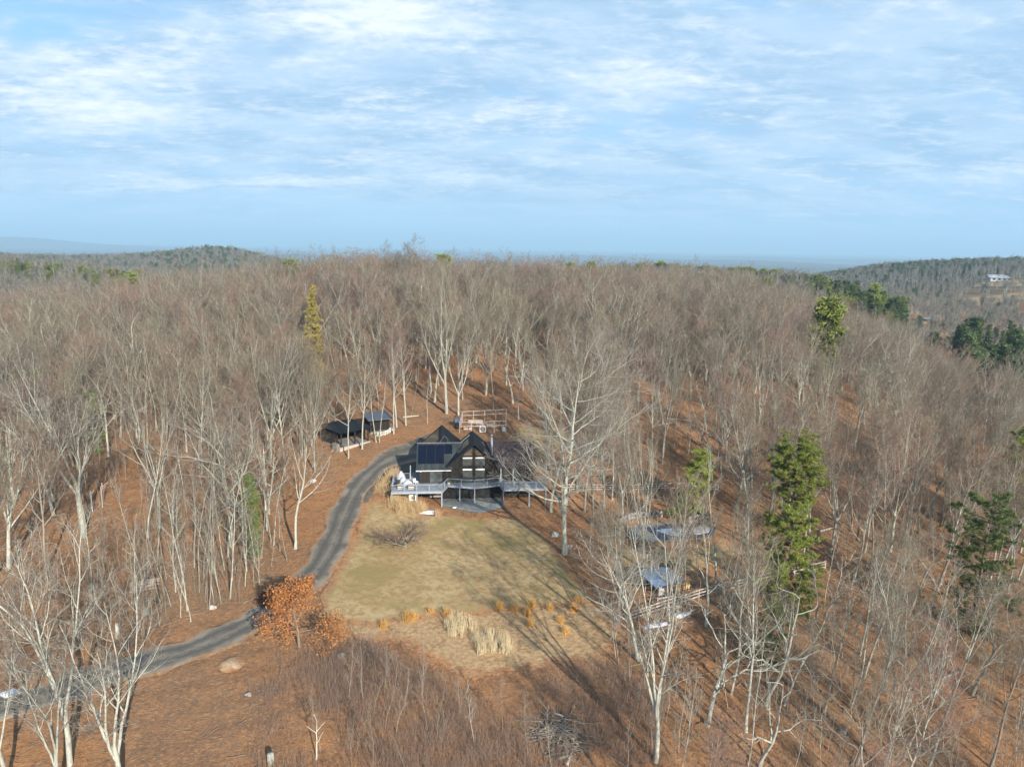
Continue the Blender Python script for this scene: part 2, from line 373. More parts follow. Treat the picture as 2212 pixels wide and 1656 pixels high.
# ------------------------------------------------------------------ ground mesh
def build_ground():
    ys = np.concatenate([np.arange(-60, 30, 6), np.arange(30, 150, .9), np.arange(150, 320, 2.2), np.geomspace(320, 30000, 230)])
    t = np.linspace(-1, 1, 441); us = np.sign(t)*np.abs(t)**1.12*1.05
    Y, U = np.meshgrid(ys, us, indexing='ij'); X = U*(Y+90)
    Z = h(X, Y)
    lump = (0.05*np.sin(X*1.7+Y*.9)+.05*np.sin(X*.8-Y*1.6+2))*np.clip((np.hypot(X+2, Y-92)-26)/10, 0, 1)
    Z = Z+lump*(Y < 400)*np.clip((np.hypot(X+22, Y-118)-12)/6, 0, 1)
    n, m = X.shape; idx = np.arange(n*m).reshape(n, m)
    q = np.stack([idx[:-1, :-1], idx[:-1, 1:], idx[1:, 1:], idx[1:, :-1]], -1).reshape(-1, 4)
    o = mk('ground', np.stack([X, Y, Z], -1).reshape(-1, 3), [q], M['ground'], smooth=True)
    tag(o, kind='structure')
build_ground()
def poly_sdf(P, x, y):
    P = np.asarray(P, float); n = len(P); d = np.full(x.shape, 1e18); ins = np.zeros(x.shape, bool)
    for i in range(n):
        a, b = P[i], P[(i+1) % n]; e = b-a; t = np.clip(((x-a[0])*e[0]+(y-a[1])*e[1])/(e@e+1e-12), 0, 1)
        d = np.minimum(d, (x-a[0]-t*e[0])**2+(y-a[1]-t*e[1])**2)
        c = ((a[1] > y) != (b[1] > y)) & (x < (b[0]-a[0])*(y-a[1])/(b[1]-a[1]+1e-12)+a[0]); ins ^= c
    return np.where(ins, 1, -1)*np.sqrt(d)
def wob(x, y, s=1.0):
    return s*(.5*np.sin(x*.9+y*.6)+.4*np.sin(x*.5-y*1.3+2)+.3*np.sin(x*2.1+y*1.7+1)+.25*np.sin(-x*3.3+y*2.9)+.15*np.sin(x*6.1+y*5.3))
def sheet(name, sdf, bounds, res, dz, mat, kind='structure', ragged=.5, hf=None):
    x0, x1, y0, y1 = bounds; xs = np.arange(x0, x1+res, res); ys = np.arange(y0, y1+res, res)
    X, Y = np.meshgrid(xs, ys, indexing='ij'); D = sdf(X, Y)+wob(X, Y, ragged)
    Z = (hf or h)(X, Y)+dz
    n, m = X.shape; idx = np.arange(n*m).reshape(n, m)
    q = np.stack([idx[:-1, :-1], idx[1:, :-1], idx[1:, 1:], idx[:-1, 1:]], -1).reshape(-1, 4)
    d = D.ravel(); pos = (d[q] > 0).sum(1); full = q[pos == 4]; part = q[(pos > 0) & (pos < 4)]
    V = np.stack([X, Y, Z], -1).reshape(-1, 3); ev = []; ee = []; tris = []; base = len(V)
    for c in part:
        pl = []
        for i in range(4):
            a, b = c[i], c[(i+1) % 4]
            if d[a] > 0: pl.append(a)
            if (d[a] > 0) != (d[b] > 0):
                t = d[a]/(d[a]-d[b]); ev.append(V[a]+t*(V[b]-V[a])); pl.append(base+len(ev)-1)
        for i in range(1, len(pl)-1): tris.append((pl[0], pl[i], pl[i+1]))
    V = np.concatenate([V, np.array(ev).reshape(-1, 3)]); E = np.concatenate([d, np.zeros(len(ev))])
    fl = [full] + ([np.array(tris)] if tris else [])
    used = np.zeros(len(V), bool)
    for f in fl: used[f.ravel()] = True
    remap = np.cumsum(used)-1
    o = mk(name, V[used], [remap[f] for f in fl], mat, smooth=True)
    a = o.data.attributes.new('edge', 'FLOAT', 'POINT'); a.data.foreach_set('value', E[used].astype(np.float32))
    return tag(o, kind=kind)
def P(pts): return [at(*p) for p in pts]
def bnd(P_, pad=2):
    a = np.array(P_); return (a[:, 0].min()-pad, a[:, 0].max()+pad, a[:, 1].min()-pad, a[:, 1].max()+pad)
lawn = P([(690, 1300), (722, 1235), (752, 1190), (775, 1130), (790, 1085), (815, 1072), (850, 1100), (930, 1112), (1040, 1118), (1120, 1118), (1165, 1150), (1215, 1205), (1262, 1262), (1290, 1300), (1180, 1312), (1050, 1325), (930, 1335), (800, 1352), (700, 1345)])
meadow = P([(690, 1320), (800, 1335), (930, 1318), (1050, 1308), (1180, 1296), (1290, 1290), (1350, 1330), (1330, 1420), (1200, 1440), (1050, 1470), (960, 1440), (880, 1400), (760, 1375), (700, 1360)])
sheet('meadow', lambda x, y: poly_sdf(meadow, x, y), bnd(meadow), .45, .05, M['meadow'], ragged=.9)
sheet('lawn', lambda x, y: poly_sdf(lawn, x, y), bnd(lawn), .45, .09, M['lawn'], ragged=.35)
rear = P([(1100, 955), (1110, 925), (1165, 918), (1240, 925), (1230, 960), (1180, 985), (1120, 985)])
sheet('rear_lawn', lambda x, y: poly_sdf(rear, x, y), bnd(rear), .45, .07, M['lawn'], ragged=.8)
poolg = P([(1300, 1215), (1330, 1160), (1380, 1190), (1470, 1185), (1560, 1165), (1600, 1190), (1570, 1225), (1480, 1240), (1380, 1245)])
sheet('pool_lawn', lambda x, y: poly_sdf(poolg, x, y), bnd(poolg), .45, .07, M['lawn'], ragged=.8)

# ------------------------------------------------------------------ gravel road
def mat_gravel():
    m, nt, b = new_mat('gravel', .9, .1)
    a = nt.nodes.new('ShaderNodeAttribute'); a.attribute_name = 'lat'; g = nt.nodes.new('ShaderNodeNewGeometry'); pos = g.outputs['Position']
    n1 = noise(nt, pos, 1.6, 6, .75); n2 = noise(nt, pos, 9, 4, .8); n3 = noise(nt, pos, .25, 4, .6)
    al = mathn(nt, 'ABSOLUTE', a.outputs['Fac'])
    ln = mathn(nt, 'ADD', al, mathn(nt, 'MULTIPLY', mathn(nt, 'SUBTRACT', n1, .5), .5))
    c = mixc(nt, maprange(nt, n3, .35, .65), (.125, .112, .09), (.19, .172, .14)); c = mixc(nt, maprange(nt, n1, .45, .7, 0, .6), c, (.085, .078, .066))
    tr = mathn(nt, 'ABSOLUTE', mathn(nt, 'SUBTRACT', ln, .42))
    c = mixc(nt, maprange(nt, tr, .22, .05, 0, .8), c, (.095, .092, .085))
    c = mixc(nt, maprange(nt, ln, .16, .02, 0, .5), c, (.24, .225, .19))
    ln2 = mathn(nt, 'ADD', ln, mathn(nt, 'MULTIPLY', mathn(nt, 'SUBTRACT', n3, .5), 1.3))
    c = mixc(nt, maprange(nt, ln2, .62, .98, 0, .85), c, (.29, .25, .195))
    c = mixc(nt, maprange(nt, n2, .58, .7, 0, .45), c, (.30, .29, .27))
    lc_, _, _ = litter_color(nt, pos); ln3 = mathn(nt, 'ADD', al, mathn(nt, 'MULTIPLY', mathn(nt, 'SUBTRACT', noise(nt, pos, .8, 6, .75), .5), 1.0))
    c = mixc(nt, maprange(nt, ln3, .86, 1.1), c, lc_)
    nt.links.new(c, b.inputs['Base Color']); bump(nt, b, n2, .05)
    return m
M['gravel'] = mat_gravel()
cl = np.array(P([(-120, 1540), (60, 1515), (180, 1475), (300, 1435), (400, 1408), (480, 1375), (560, 1335), (625, 1290), (672, 1245), (705, 1200), (728, 1150), (748, 1100), (775, 1050), (815, 1010), (862, 985), (905, 975)]))
def catmull(Pn, k=14):
    out = []
    Q = np.vstack([2*Pn[0]-Pn[1], Pn, 2*Pn[-1]-Pn[-2]])
    for i in range(1, len(Q)-2):
        for t in np.arange(k)/k:
            a, b, c, d = Q[i-1], Q[i], Q[i+1], Q[i+2]
            out.append(.5*((2*b)+(-a+c)*t+(2*a-5*b+4*c-d)*t*t+(-a+3*b-3*c+d)*t**3))
    out.append(Pn[-1]); return np.array(out)
clc = catmull(cl)
def build_road():
    tg = np.gradient(clc, axis=0); tg /= np.linalg.norm(tg, axis=1)[:, None]; nm = np.stack([-tg[:, 1], tg[:, 0]], 1)
    k = 17; lat = np.linspace(-1.2, 1.2, k); n = len(clc)
    hw = 2.0+.25*np.sin(np.arange(n)*.3); hw[-30:] += np.linspace(0, 3.0, 30); 
    X = clc[:, None, 0]+nm[:, None, 0]*lat*hw[:, None]; Y = clc[:, None, 1]+nm[:, None, 1]*lat*hw[:, None]
    wv = .22*wob(X*1.3, Y*1.3, 1.)
    for e, s_ in ((0, -1), (-1, 1)):
        X[:, e] += s_*nm[:, 0]*wv[:, e]*1.6; Y[:, e] += s_*nm[:, 1]*wv[:, e]*1.6
    Z = h(X, Y)+.13-.07*(np.abs(lat)/1.2)**6
    idx = np.arange(n*k).reshape(n, k); q = np.stack([idx[:-1, :-1], idx[:-1, 1:], idx[1:, 1:], idx[1:, :-1]], -1).reshape(-1, 4)
    o = mk('gravel_road', np.stack([X, Y, Z], -1).reshape(-1, 3), [q[:, ::-1]], M['gravel'], smooth=True)
    a = o.data.attributes.new('lat', 'FLOAT', 'POINT'); a.data.foreach_set('value', np.broadcast_to(lat, X.shape).astype(np.float32).ravel())
    tag(o, kind='structure')
build_road()
M['court'] = mat_sheet('parking_gravel', [(.125, .112, .09), (.19, .172, .14), (.085, .078, .066)], [.4, 2.5], .5, .04)
court = P([(762, 1085), (775, 1040), (800, 1003), (840, 975), (890, 950), (960, 925), (985, 960), (960, 1010), (905, 1030), (862, 1030), (838, 1032), (812, 1062), (800, 1090)])
sheet('parking_court', lambda x, y: poly_sdf(court, x, y), bnd(court), .45, .10, M['court'], ragged=.4)
# pale heap of sand by the road and a patio
M['sand'] = mat_sheet('sand', [(.44, .31, .20), (.36, .24, .14), (.52, .39, .26)], [1.2, 4], .75, .05)
sx, sy = at(497, 1440); sz = h1(sx, sy)
def sandf(x, y): return 1.15-np.hypot(x-sx, (y-sy)*.9)
o = sheet('sand_heap', sandf, (sx-4, sx+4, sy-4, sy+4), .2, .06, M['sand'], ragged=.22, hf=lambda x, y: h(x, y)+.35*np.exp(-((x-sx)**2+(y-sy)**2)/1.6))
tag(o, 'pale sand heap spread on leaves below the gravel road', 'sand heap'); o['kind'] = 'thing'

# ------------------------------------------------------------------ tree generator
def nrm(v): return v/np.maximum(np.linalg.norm(v, axis=-1, keepdims=True), 1e-9)
def rotv(d, ang, az):
    """tilt unit vectors d by ang in random direction az"""
    ref = np.where(np.abs(d[..., 2:3]) < .9, np.array([0, 0, 1.]), np.array([1., 0, 0]))
    a = nrm(np.cross(d, ref)); b = np.cross(d, a)
    s = a*np.cos(az)[..., None]+b*np.sin(az)[..., None]
    return nrm(d*np.cos(ang)[..., None]+s*np.sin(ang)[..., None])
def polyl(start, d, L, n, wig, trop, G, tdir=np.array([0, 0, 1.])):
    Mn = len(start); Pt = np.empty((Mn, n, 3)); Pt[:, 0] = start; step = (L/(n-1))[:, None]
    for i in range(1, n):
        d = nrm(d+wig*G.normal(size=(Mn, 3))+trop*tdir); Pt[:, i] = Pt[:, i-1]+d*step
    return Pt
def children(G, Pp, Rp, Lp, c, t0, t1, ang, angsd, lf, n, wig, trop, rf, rmin, fall=.5, taper=.25, power=1.0):
    Mn, Np = Pp.shape[:2]
    j = (np.arange(c)[None]+G.uniform(.1, .9, (Mn, c)))/c; t = t0+(t1-t0)*j**power
    s = t*(Np-1); i = np.clip(s.astype(int), 0, Np-2); f = (s-i)[..., None]; m = np.arange(Mn)[:, None]
    A = Pp[m, i]; B = Pp[m, i+1]; st = A*(1-f)+B*f; d = nrm(B-A)
    rp = Rp[m, i]*(1-f[..., 0])+Rp[m, i+1]*f[..., 0]
    az = (np.arange(c)*2.4)[None]+G.uniform(0, 6.28, (Mn, 1))+G.normal(0, .4, (Mn, c))
    dd = rotv(d, np.abs(G.normal(ang, angsd, (Mn, c))), az)
    L = (Lp[:, None]*lf*(1-fall*(t-t0)/(max(1e-6, 1-t0)))*G.uniform(.65, 1.2, (Mn, c))).ravel()
    st = st.reshape(-1, 3); dd = dd.reshape(-1, 3); r0 = np.maximum(rp.ravel()*rf, rmin)
    Pn = polyl(st, dd, L, n, wig, trop, G)
    Rn = r0[:, None]*(1-(1-taper)*np.linspace(0, 1, n)[None]); Rn = np.maximum(Rn, rmin*.6)
    return Pn, Rn, L
def tubes(groups):
    Vs, Fs, off = [], [], 0
    for Pt, Rd, k in groups:
        Mn, n = Pt.shape[:2]
        T = nrm(np.gradient(Pt, axis=1)); ref = np.where(np.abs(T[:, :1, 2:3]) < .9, np.array([0, 0, 1.]), np.array([1., 0, 0]))
        a = nrm(np.cross(T, np.broadcast_to(ref, T.shape))); b = np.cross(T, a)
        th = 2*np.pi*np.arange(k)/k
        V = Pt[:, :, None]+Rd[:, :, None, None]*(a[:, :, None]*np.cos(th)[:, None]+b[:, :, None]*np.sin(th)[:, None])
        idx = off+np.arange(Mn*n*k).reshape(Mn, n, k); nx = np.roll(idx, -1, axis=2)
        q = np.stack([idx[:, :-1], nx[:, :-1], nx[:, 1:], idx[:, 1:]], -1).reshape(-1, 4)
        Vs.append(V.reshape(-1, 3)); Fs.append(q); off += Mn*n*k
    return np.concatenate(Vs), np.concatenate(Fs)
def trunk(G, H, r, wig=.05, n=10, lean=(0, 0)):
    d = nrm(np.array([[lean[0], lean[1], 1.]])); Pt = polyl(np.array([[0, 0, -.6]]), d, np.array([H+.6]), n, wig, .05, G)
    t = np.linspace(0, 1, n)[None]; Rd = r*((1-t)**.8*.93+.07); Rd[:, 0] *= 1.35; return Pt, Rd
def hardwood(seed, H, r, style='forest', dens=1.0, tw=.014, lod=0):
    """returns (limb groups, twig groups)"""
    G = np.random.default_rng(seed)
    if style == 'forest':      # clear bole, narrow upswept crown
        P0, R0 = trunk(G, H*.92, r, .045, 12)
        P1, R1, L1 = children(G, P0, R0, np.array([H]), int(11*dens)+3, .36, .97, R(38), R(10), .36, 7, .10, .16, .62, tw*2, .55, .2)
        a2, s2 = R(40), R(12); c2, c3, c4 = 7, 6, 4; tr = .12
    elif style == 'vase':      # several leaders fanning from low on the bole
        P0, R0 = trunk(G, H*.34, r, .03, 6); R0 = r*np.linspace(1.3, .85, 6)[None]
        PL, RL, LL = children(G, P0, R0, np.array([H]), 6, .62, 1.0, R(20), R(7), .74, 11, .05, .035, .62, tw*3, .1, .12)
        P1, R1, L1 = children(G, PL, RL, LL, 7, .25, .95, R(27), R(8), .42, 7, .08, .10, .60, tw*2, .5, .2)
        a2, s2 = R(34), R(10); c2, c3, c4 = 6, 5, 4; tr = .12
    elif style == 'oak':       # wide crooked limbs
        P0, R0 = trunk(G, H*.66, r, .09, 9)
        P1, R1, L1 = children(G, P0, R0, np.array([H]), 9, .34, 1.0, R(58), R(14), .50, 10, .20, .11, .66, tw*3, .45, .2)
        a2, s2 = R(48), R(16); c2, c3, c4 = 7, 6, 4; tr = .06
    elif style == 'twist':     # small crooked open tree with thick bare limbs
        P0, R0 = trunk(G, H*.72, r, .12, 9)
        P1, R1, L1 = children(G, P0, R0, np.array([H]), 7, .25, 1.0, R(55), R(12), .50, 11, .30, .14, .72, tw*3, .35, .22)
        a2, s2 = R(50), R(18); c2, c3, c4 = 5, 4, 2; tr = .10
    elif style == 'fork':      # fork low, ascending pale leaders
        P0, R0 = trunk(G, H*.24, r, .04, 5); R0 = r*np.linspace(1.2, .95, 5)[None]
        PL, RL, LL = children(G, P0, R0, np.array([H]), 4, .6, 1.0, R(17), R(6), .78, 13, .07, .03, .70, tw*3, .15, .12)
        P1, R1, L1 = children(G, PL, RL, LL, 8, .18, .97, R(38), R(10), .36, 8, .12, .09, .58, tw*2, .55, .2)
        a2, s2 = R(42), R(12); c2, c3, c4 = 6, 5, 4; tr = .08
    elif style == 'open':      # limbs from low on the bole, wide reaching
        P0, R0 = trunk(G, H*.95, r, .04, 12)
        P1, R1, L1 = children(G, P0, R0, np.array([H]), 24, .20, .97, R(60), R(12), .56, 10, .12, .06, .50, tw*3, .45, .15)
        a2, s2 = R(40), R(14); c2, c3, c4 = 9, 6, 5; tr = .04
    elif style == 'orchard':   # short bole, low wide dome
        P0, R0 = trunk(G, H*.30, r, .05, 5); R0 = r*np.linspace(1.2, .9, 5)[None]
        P1, R1, L1 = children(G, P0, R0, np.array([H]), 10, .45, 1.0, R(58), R(14), 1.02, 9, .16, .10, .6, tw*3, .25, .12)
        a2, s2 = R(42), R(14); c2, c3, c4 = 8, 6, 6; tr = .08
    elif style == 'slim':      # thin pole tree
        P0, R0 = trunk(G, H, r, .05, 11)
        P1, R1, L1 = children(G, P0, R0, np.array([H]), 11, .38, .98, R(38), R(10), .22, 5, .10, .14, .5, tw*1.3, .6, .25)
        a2, s2 = R(38), R(10); c2, c3, c4 = 5, 4, 0; tr = .12
    elif style == 'sapling':
        P0, R0 = trunk(G, H, r, .08, 9)
        P1, R1, L1 = children(G, P0, R0, np.array([H]), 9, .25, .97, R(36), R(10), .27, 5, .12, .12, .5, tw, .6, .3)
        a2, s2 = R(38), R(10); c2, c3, c4 = 4, 3, 0; tr = .1
    k0, k1, k2 = (9, 6, 4) if lod == 0 else ((7, 5, 3) if lod == 1 else (5, 3, 3))
    if lod == 2: c3 = 5; c4 = 0
    limbs = [(P0, R0, k0)]
    if style in ('vase', 'fork'):
        limbs.append((PL, RL, k1)); 
    limbs.append((P1, R1, k1))
    P2_, R2_, L2 = children(G, P1, R1, L1, int(round(c2*dens)), .22, 1.0, a2, s2, .52, 5, .13, tr, .58, tw*1.2, .45, .3)
    limbs.append((P2_, R2_, k2))
    P3, R3, L3 = children(G, P2_, R2_, L2, c3, .15, 1.0, R(38), R(14), .58, 4, .14, .08, .6, tw, .4, .5)
    tw_g = [(P3, R3, 3)]
    if c4:
        P4, R4, L4 = children(G, P3, R3, L3, c4, .2, 1.0, R(36), R(14), .62, 3, .12, .05, .7, tw*.8, .4, .6)
        tw_g.append((P4, R4, 3))
    return limbs, tw_g
def proto_mesh(limbs, twigs, bark, twig):
    V, Fq = tubes(limbs); a = mk('trunk', V, [Fq], bark, smooth=True)
    V, Fq = tubes(twigs); b = mk('crown', V, [Fq], twig, smooth=True)
    ma, mb = a.data, b.data; bpy.data.objects.remove(a); bpy.data.objects.remove(b); return ma, mb
PROTO = {}
def add_proto(key, *a, bark='bark', twig='twig', **k): PROTO[key] = proto_mesh(*hardwood(*a, **k), M[bark], M[twig])
# (all prototypes have real size for their nominal height)
for i in range(6): add_proto(('f', i), 100+i, 20, .165, style='forest', dens=(1.0, 1.25, .9, 1.1, 1.0, 1.3)[i], tw=.0115, lod=1, bark=('bark', 'bark_dark', 'bark', 'bark', 'bark_dark', 'bark')[i])
for i in range(5): add_proto(('v', i), 200+i, 20, .20, style='vase', tw=.012, lod=1)
for i in range(3): add_proto(('o', i), 300+i, 18, .21, style='oak', tw=.013, lod=1, bark=('bark', 'bark_dark', 'bark')[i])
for i in range(4): add_proto(('s', i), 400+i, 15, .085, style='slim', tw=.012, lod=1, bark=('bark', 'bark', 'bark_dark', 'bark')[i])
for i in range(8): add_proto(('p', i), 500+i, 6, .030, style='sapling' if i % 3 else 'slim', tw=.009, lod=1, bark='bark' if i in (3, 7) else 'bark_dark')
add_proto(('hv', 0), 11, 22, .27, style='vase', tw=.013, lod=0, twig='twig_near', bark='bark')
add_proto(('hv', 1), 12, 24, .26, style='vase', tw=.014, lod=0, bark='bark')
for i in range(3): add_proto(('hk', i), 21+i, 20, .18, style='fork', tw=.012, lod=0, twig='twig_near', bark='bark')
add_proto(('hw', 0), 51, 24, .33, style='open', tw=.013, lod=0, bark='bark', twig='twig_near')
for i in range(2): add_proto(('ho', i), 31+i, 22, .27, style='oak', tw=.014, lod=0, twig='twig_near', bark='bark')
for i in range(2): add_proto(('ht', i), 41+i, 14, .21, style='twist', tw=.013, lod=0, twig='twig_near', bark='bark')
for i in range(6): add_proto(('far', i), 600+i, 18, .22, style=('forest', 'forest', 'vase', 'oak', 'forest', 'vase')[i], dens=1.0, tw=.042, lod=2, twig='twig_far')
NOM = {'f': 20, 'v': 20, 'o': 18, 's': 15, 'p': 6, 'hv': 22, 'hw': 24, 'hk': 20, 'ho': 22, 'ht': 14, 'far': 18}

def leaf_quads(G, C, size, k=1, flat=.4):
    """random small quads round the points C"""
    n = len(C); a = nrm(G.normal(size=(n, 3))); b = nrm(np.cross(a, G.normal(size=(n, 3)))); s = size*G.uniform(.6, 1.3, (n, 1))
    V = np.stack([C-a*s-b*s*flat, C+a*s-b*s*flat, C+a*s+b*s*flat, C-a*s+b*s*flat], 1).reshape(-1, 3)
    return V, np.arange(n*4).reshape(n, 4)
def conifer(seed, H, rad, whorls, per, tufts, needles, nl, start=.15, power=.8, droop=.0, open_=1.0, spire=False, wr=.16):
    """trunk tubes + needle blades in clusters on whorled boughs"""
    G = np.random.default_rng(seed)
    P0, R0 = trunk(G, H, H*.011+.03, .015, 8); groups = [(P0, R0, 6)]
    tz = start+(1-start)*(np.arange(whorls)+.5)/whorls; cen = []
    Pb, Rb = [], []
    for t in tz:
        z = t*H; rr = rad*(((1-t)/(1-start))**power) if spire else rad*math.sin(math.pi*min(1, .18+.82*(1-t)/(1-start))**.8)*.5+rad*.5*((1-t)/(1-start))**power
        c = per+int(G.integers(-1, 2)); az = G.uniform(0, 6.28)+np.arange(c)*6.283/c+G.normal(0, .25, c)
        L = rr*G.uniform(.55, 1.15, c)+.15; up = (.45*t+.05-droop)
        d = nrm(np.stack([np.cos(az), np.sin(az), np.full(c, up)+G.normal(0, .12, c)], 1))
        sp = np.zeros((c, 3)); i = t*7; i0 = min(int(i), 6); sp[:] = P0[0, i0]*(1-(i-i0))+P0[0, i0+1]*(i-i0)
        pl = polyl(sp, d, L, 4, .05, .05, G); Pb.append(pl); Rb.append(np.tile(np.linspace(.035, .012, 4), (c, 1)))
        for b in range(c):
            if G.random() > open_: continue
            nt_ = max(2, int(tufts*L[b]/rad)); s = G.uniform(.3, 1.05, nt_)**.8
            ii = np.clip((s*3).astype(int), 0, 2); ff = (s*3-ii)[:, None]; q = pl[b, ii]*(1-ff)+pl[b, ii+1]*ff
            q += G.normal(0, 1, (nt_, 3))*np.array([.22, .22, .09])*(.35+L[b]/rad)*(rad/3.0)**.5*.95
            cen.append(q)
    groups.append((np.concatenate(Pb), np.concatenate(Rb), 3))
    C = np.repeat(np.concatenate(cen), needles, axis=0); n = len(C)
    d = nrm(G.normal(size=(n, 3))*np.array([1, 1, .7])+np.array([0, 0, .65])); sd_ = nrm(np.cross(d, G.normal(size=(n, 3))))
    l = nl*G.uniform(.6, 1.25, (n, 1)); w = nl*wr*G.uniform(.6, 1.3, (n, 1)); C = C+G.normal(0, nl*.28, (n, 3))
    V = np.stack([C-sd_*w, C+sd_*w, C+d*l+sd_*w*.3, C+d*l-sd_*w*.3], 1).reshape(-1, 3)
    return groups, V, np.arange(n*4).reshape(n, 4)
def add_conifer(key, mat, *a, **k):
    g, V, Fq = conifer(*a, **k); v2, f2 = tubes(g)
    A = mk('trunk', v2, [f2], M['bark_pine'], smooth=True); B = mk('crown', V, [Fq], M[mat]); PROTO[key] = (A.data, B.data)
    bpy.data.objects.remove(A); bpy.data.objects.remove(B)
add_conifer(('pn', 0), 'pine', 1, 18, 4.9, 17, 7, 17, 64, .27, start=.5, power=1.15, open_=.78, wr=.085)
add_conifer(('pn', 1), 'pine', 2, 15, 4.4, 16, 7, 17, 60, .26, start=.25, power=.85, open_=.85, wr=.085)
add_conifer(('pn', 2), 'pine', 3, 12, 1.8, 16, 6, 10, 56, .24, start=.35, power=.7, wr=.085, open_=.85)
add_conifer(('pd', 0), 'pine_mid', 4, 12, 3.6, 18, 6, 13, 46, .25, start=.05, power=.95, open_=.6, wr=.085)
add_conifer(('pg', 0), 'pine_mid', 5, 12, 1.6, 20, 6, 12, 44, .2, start=.02, power=.8, wr=.09)
add_conifer(('sp', 0), 'spruce', 6, 15, 2.9, 26, 6, 11, 18, .30, start=.12, power=1.0, droop=.15, spire=True, open_=.85)
for i in range(3): add_conifer(('cf', i), ('pine_dark', 'pine', 'pine_dark')[i], 20+i, 16, 3.4, 14, 6, 9, 10, .75, start=.2, power=.7)
for i in range(2): add_conifer(('cs', i), 'pine_dark', 30+i, 16, 2.4, 15, 6, 7, 9, .65, start=.08, power=1.0, spire=True)
NOM.update({'pn': None})
NOMH = {('pn', 0): 18, ('pn', 1): 15, ('pn', 2): 12, ('pd', 0): 12, ('pg', 0): 12, ('sp', 0): 15}

# ------------------------------------------------------------------ placing trees
IND = []                       # individual roots
BIGR = []                      # (x,y,r) of hand placed trunks
def place_tree(name, key, x, y, H, label, cat, group=None, rz=None, lean=(0, 0), wid=1.0, z=None):
    nom = NOMH.get(key) or NOM.get(key[0]) or 16
    s = H/nom; ma, mb = PROTO[key]
    r = bpy.data.objects.new(name, None); COL.objects.link(r); r.empty_display_size = .3
    r.location = (x, y, h1(x, y) if z is None else z)
    r.rotation_euler = (lean[1], lean[0], rng.uniform(0, 6.28) if rz is None else rz)
    if lean != (0, 0):
        e = Matrix.Rotation(lean[0], 4, 'Y') @ Matrix.Rotation(lean[1], 4, 'X') @ Matrix.Rotation(rng.uniform(0, 6.28) if rz is None else rz, 4, 'Z')
        r.rotation_euler = e.to_euler()
    r.scale = (s*wid, s*wid, s); tag(r, label, cat, group)
    for nm, me in (('trunk', ma), ('crown', mb)):
        o = bpy.data.objects.new(nm, me); COL.objects.link(o); o.parent = r
    IND.append(r); BIGR.append((x, y)); return r

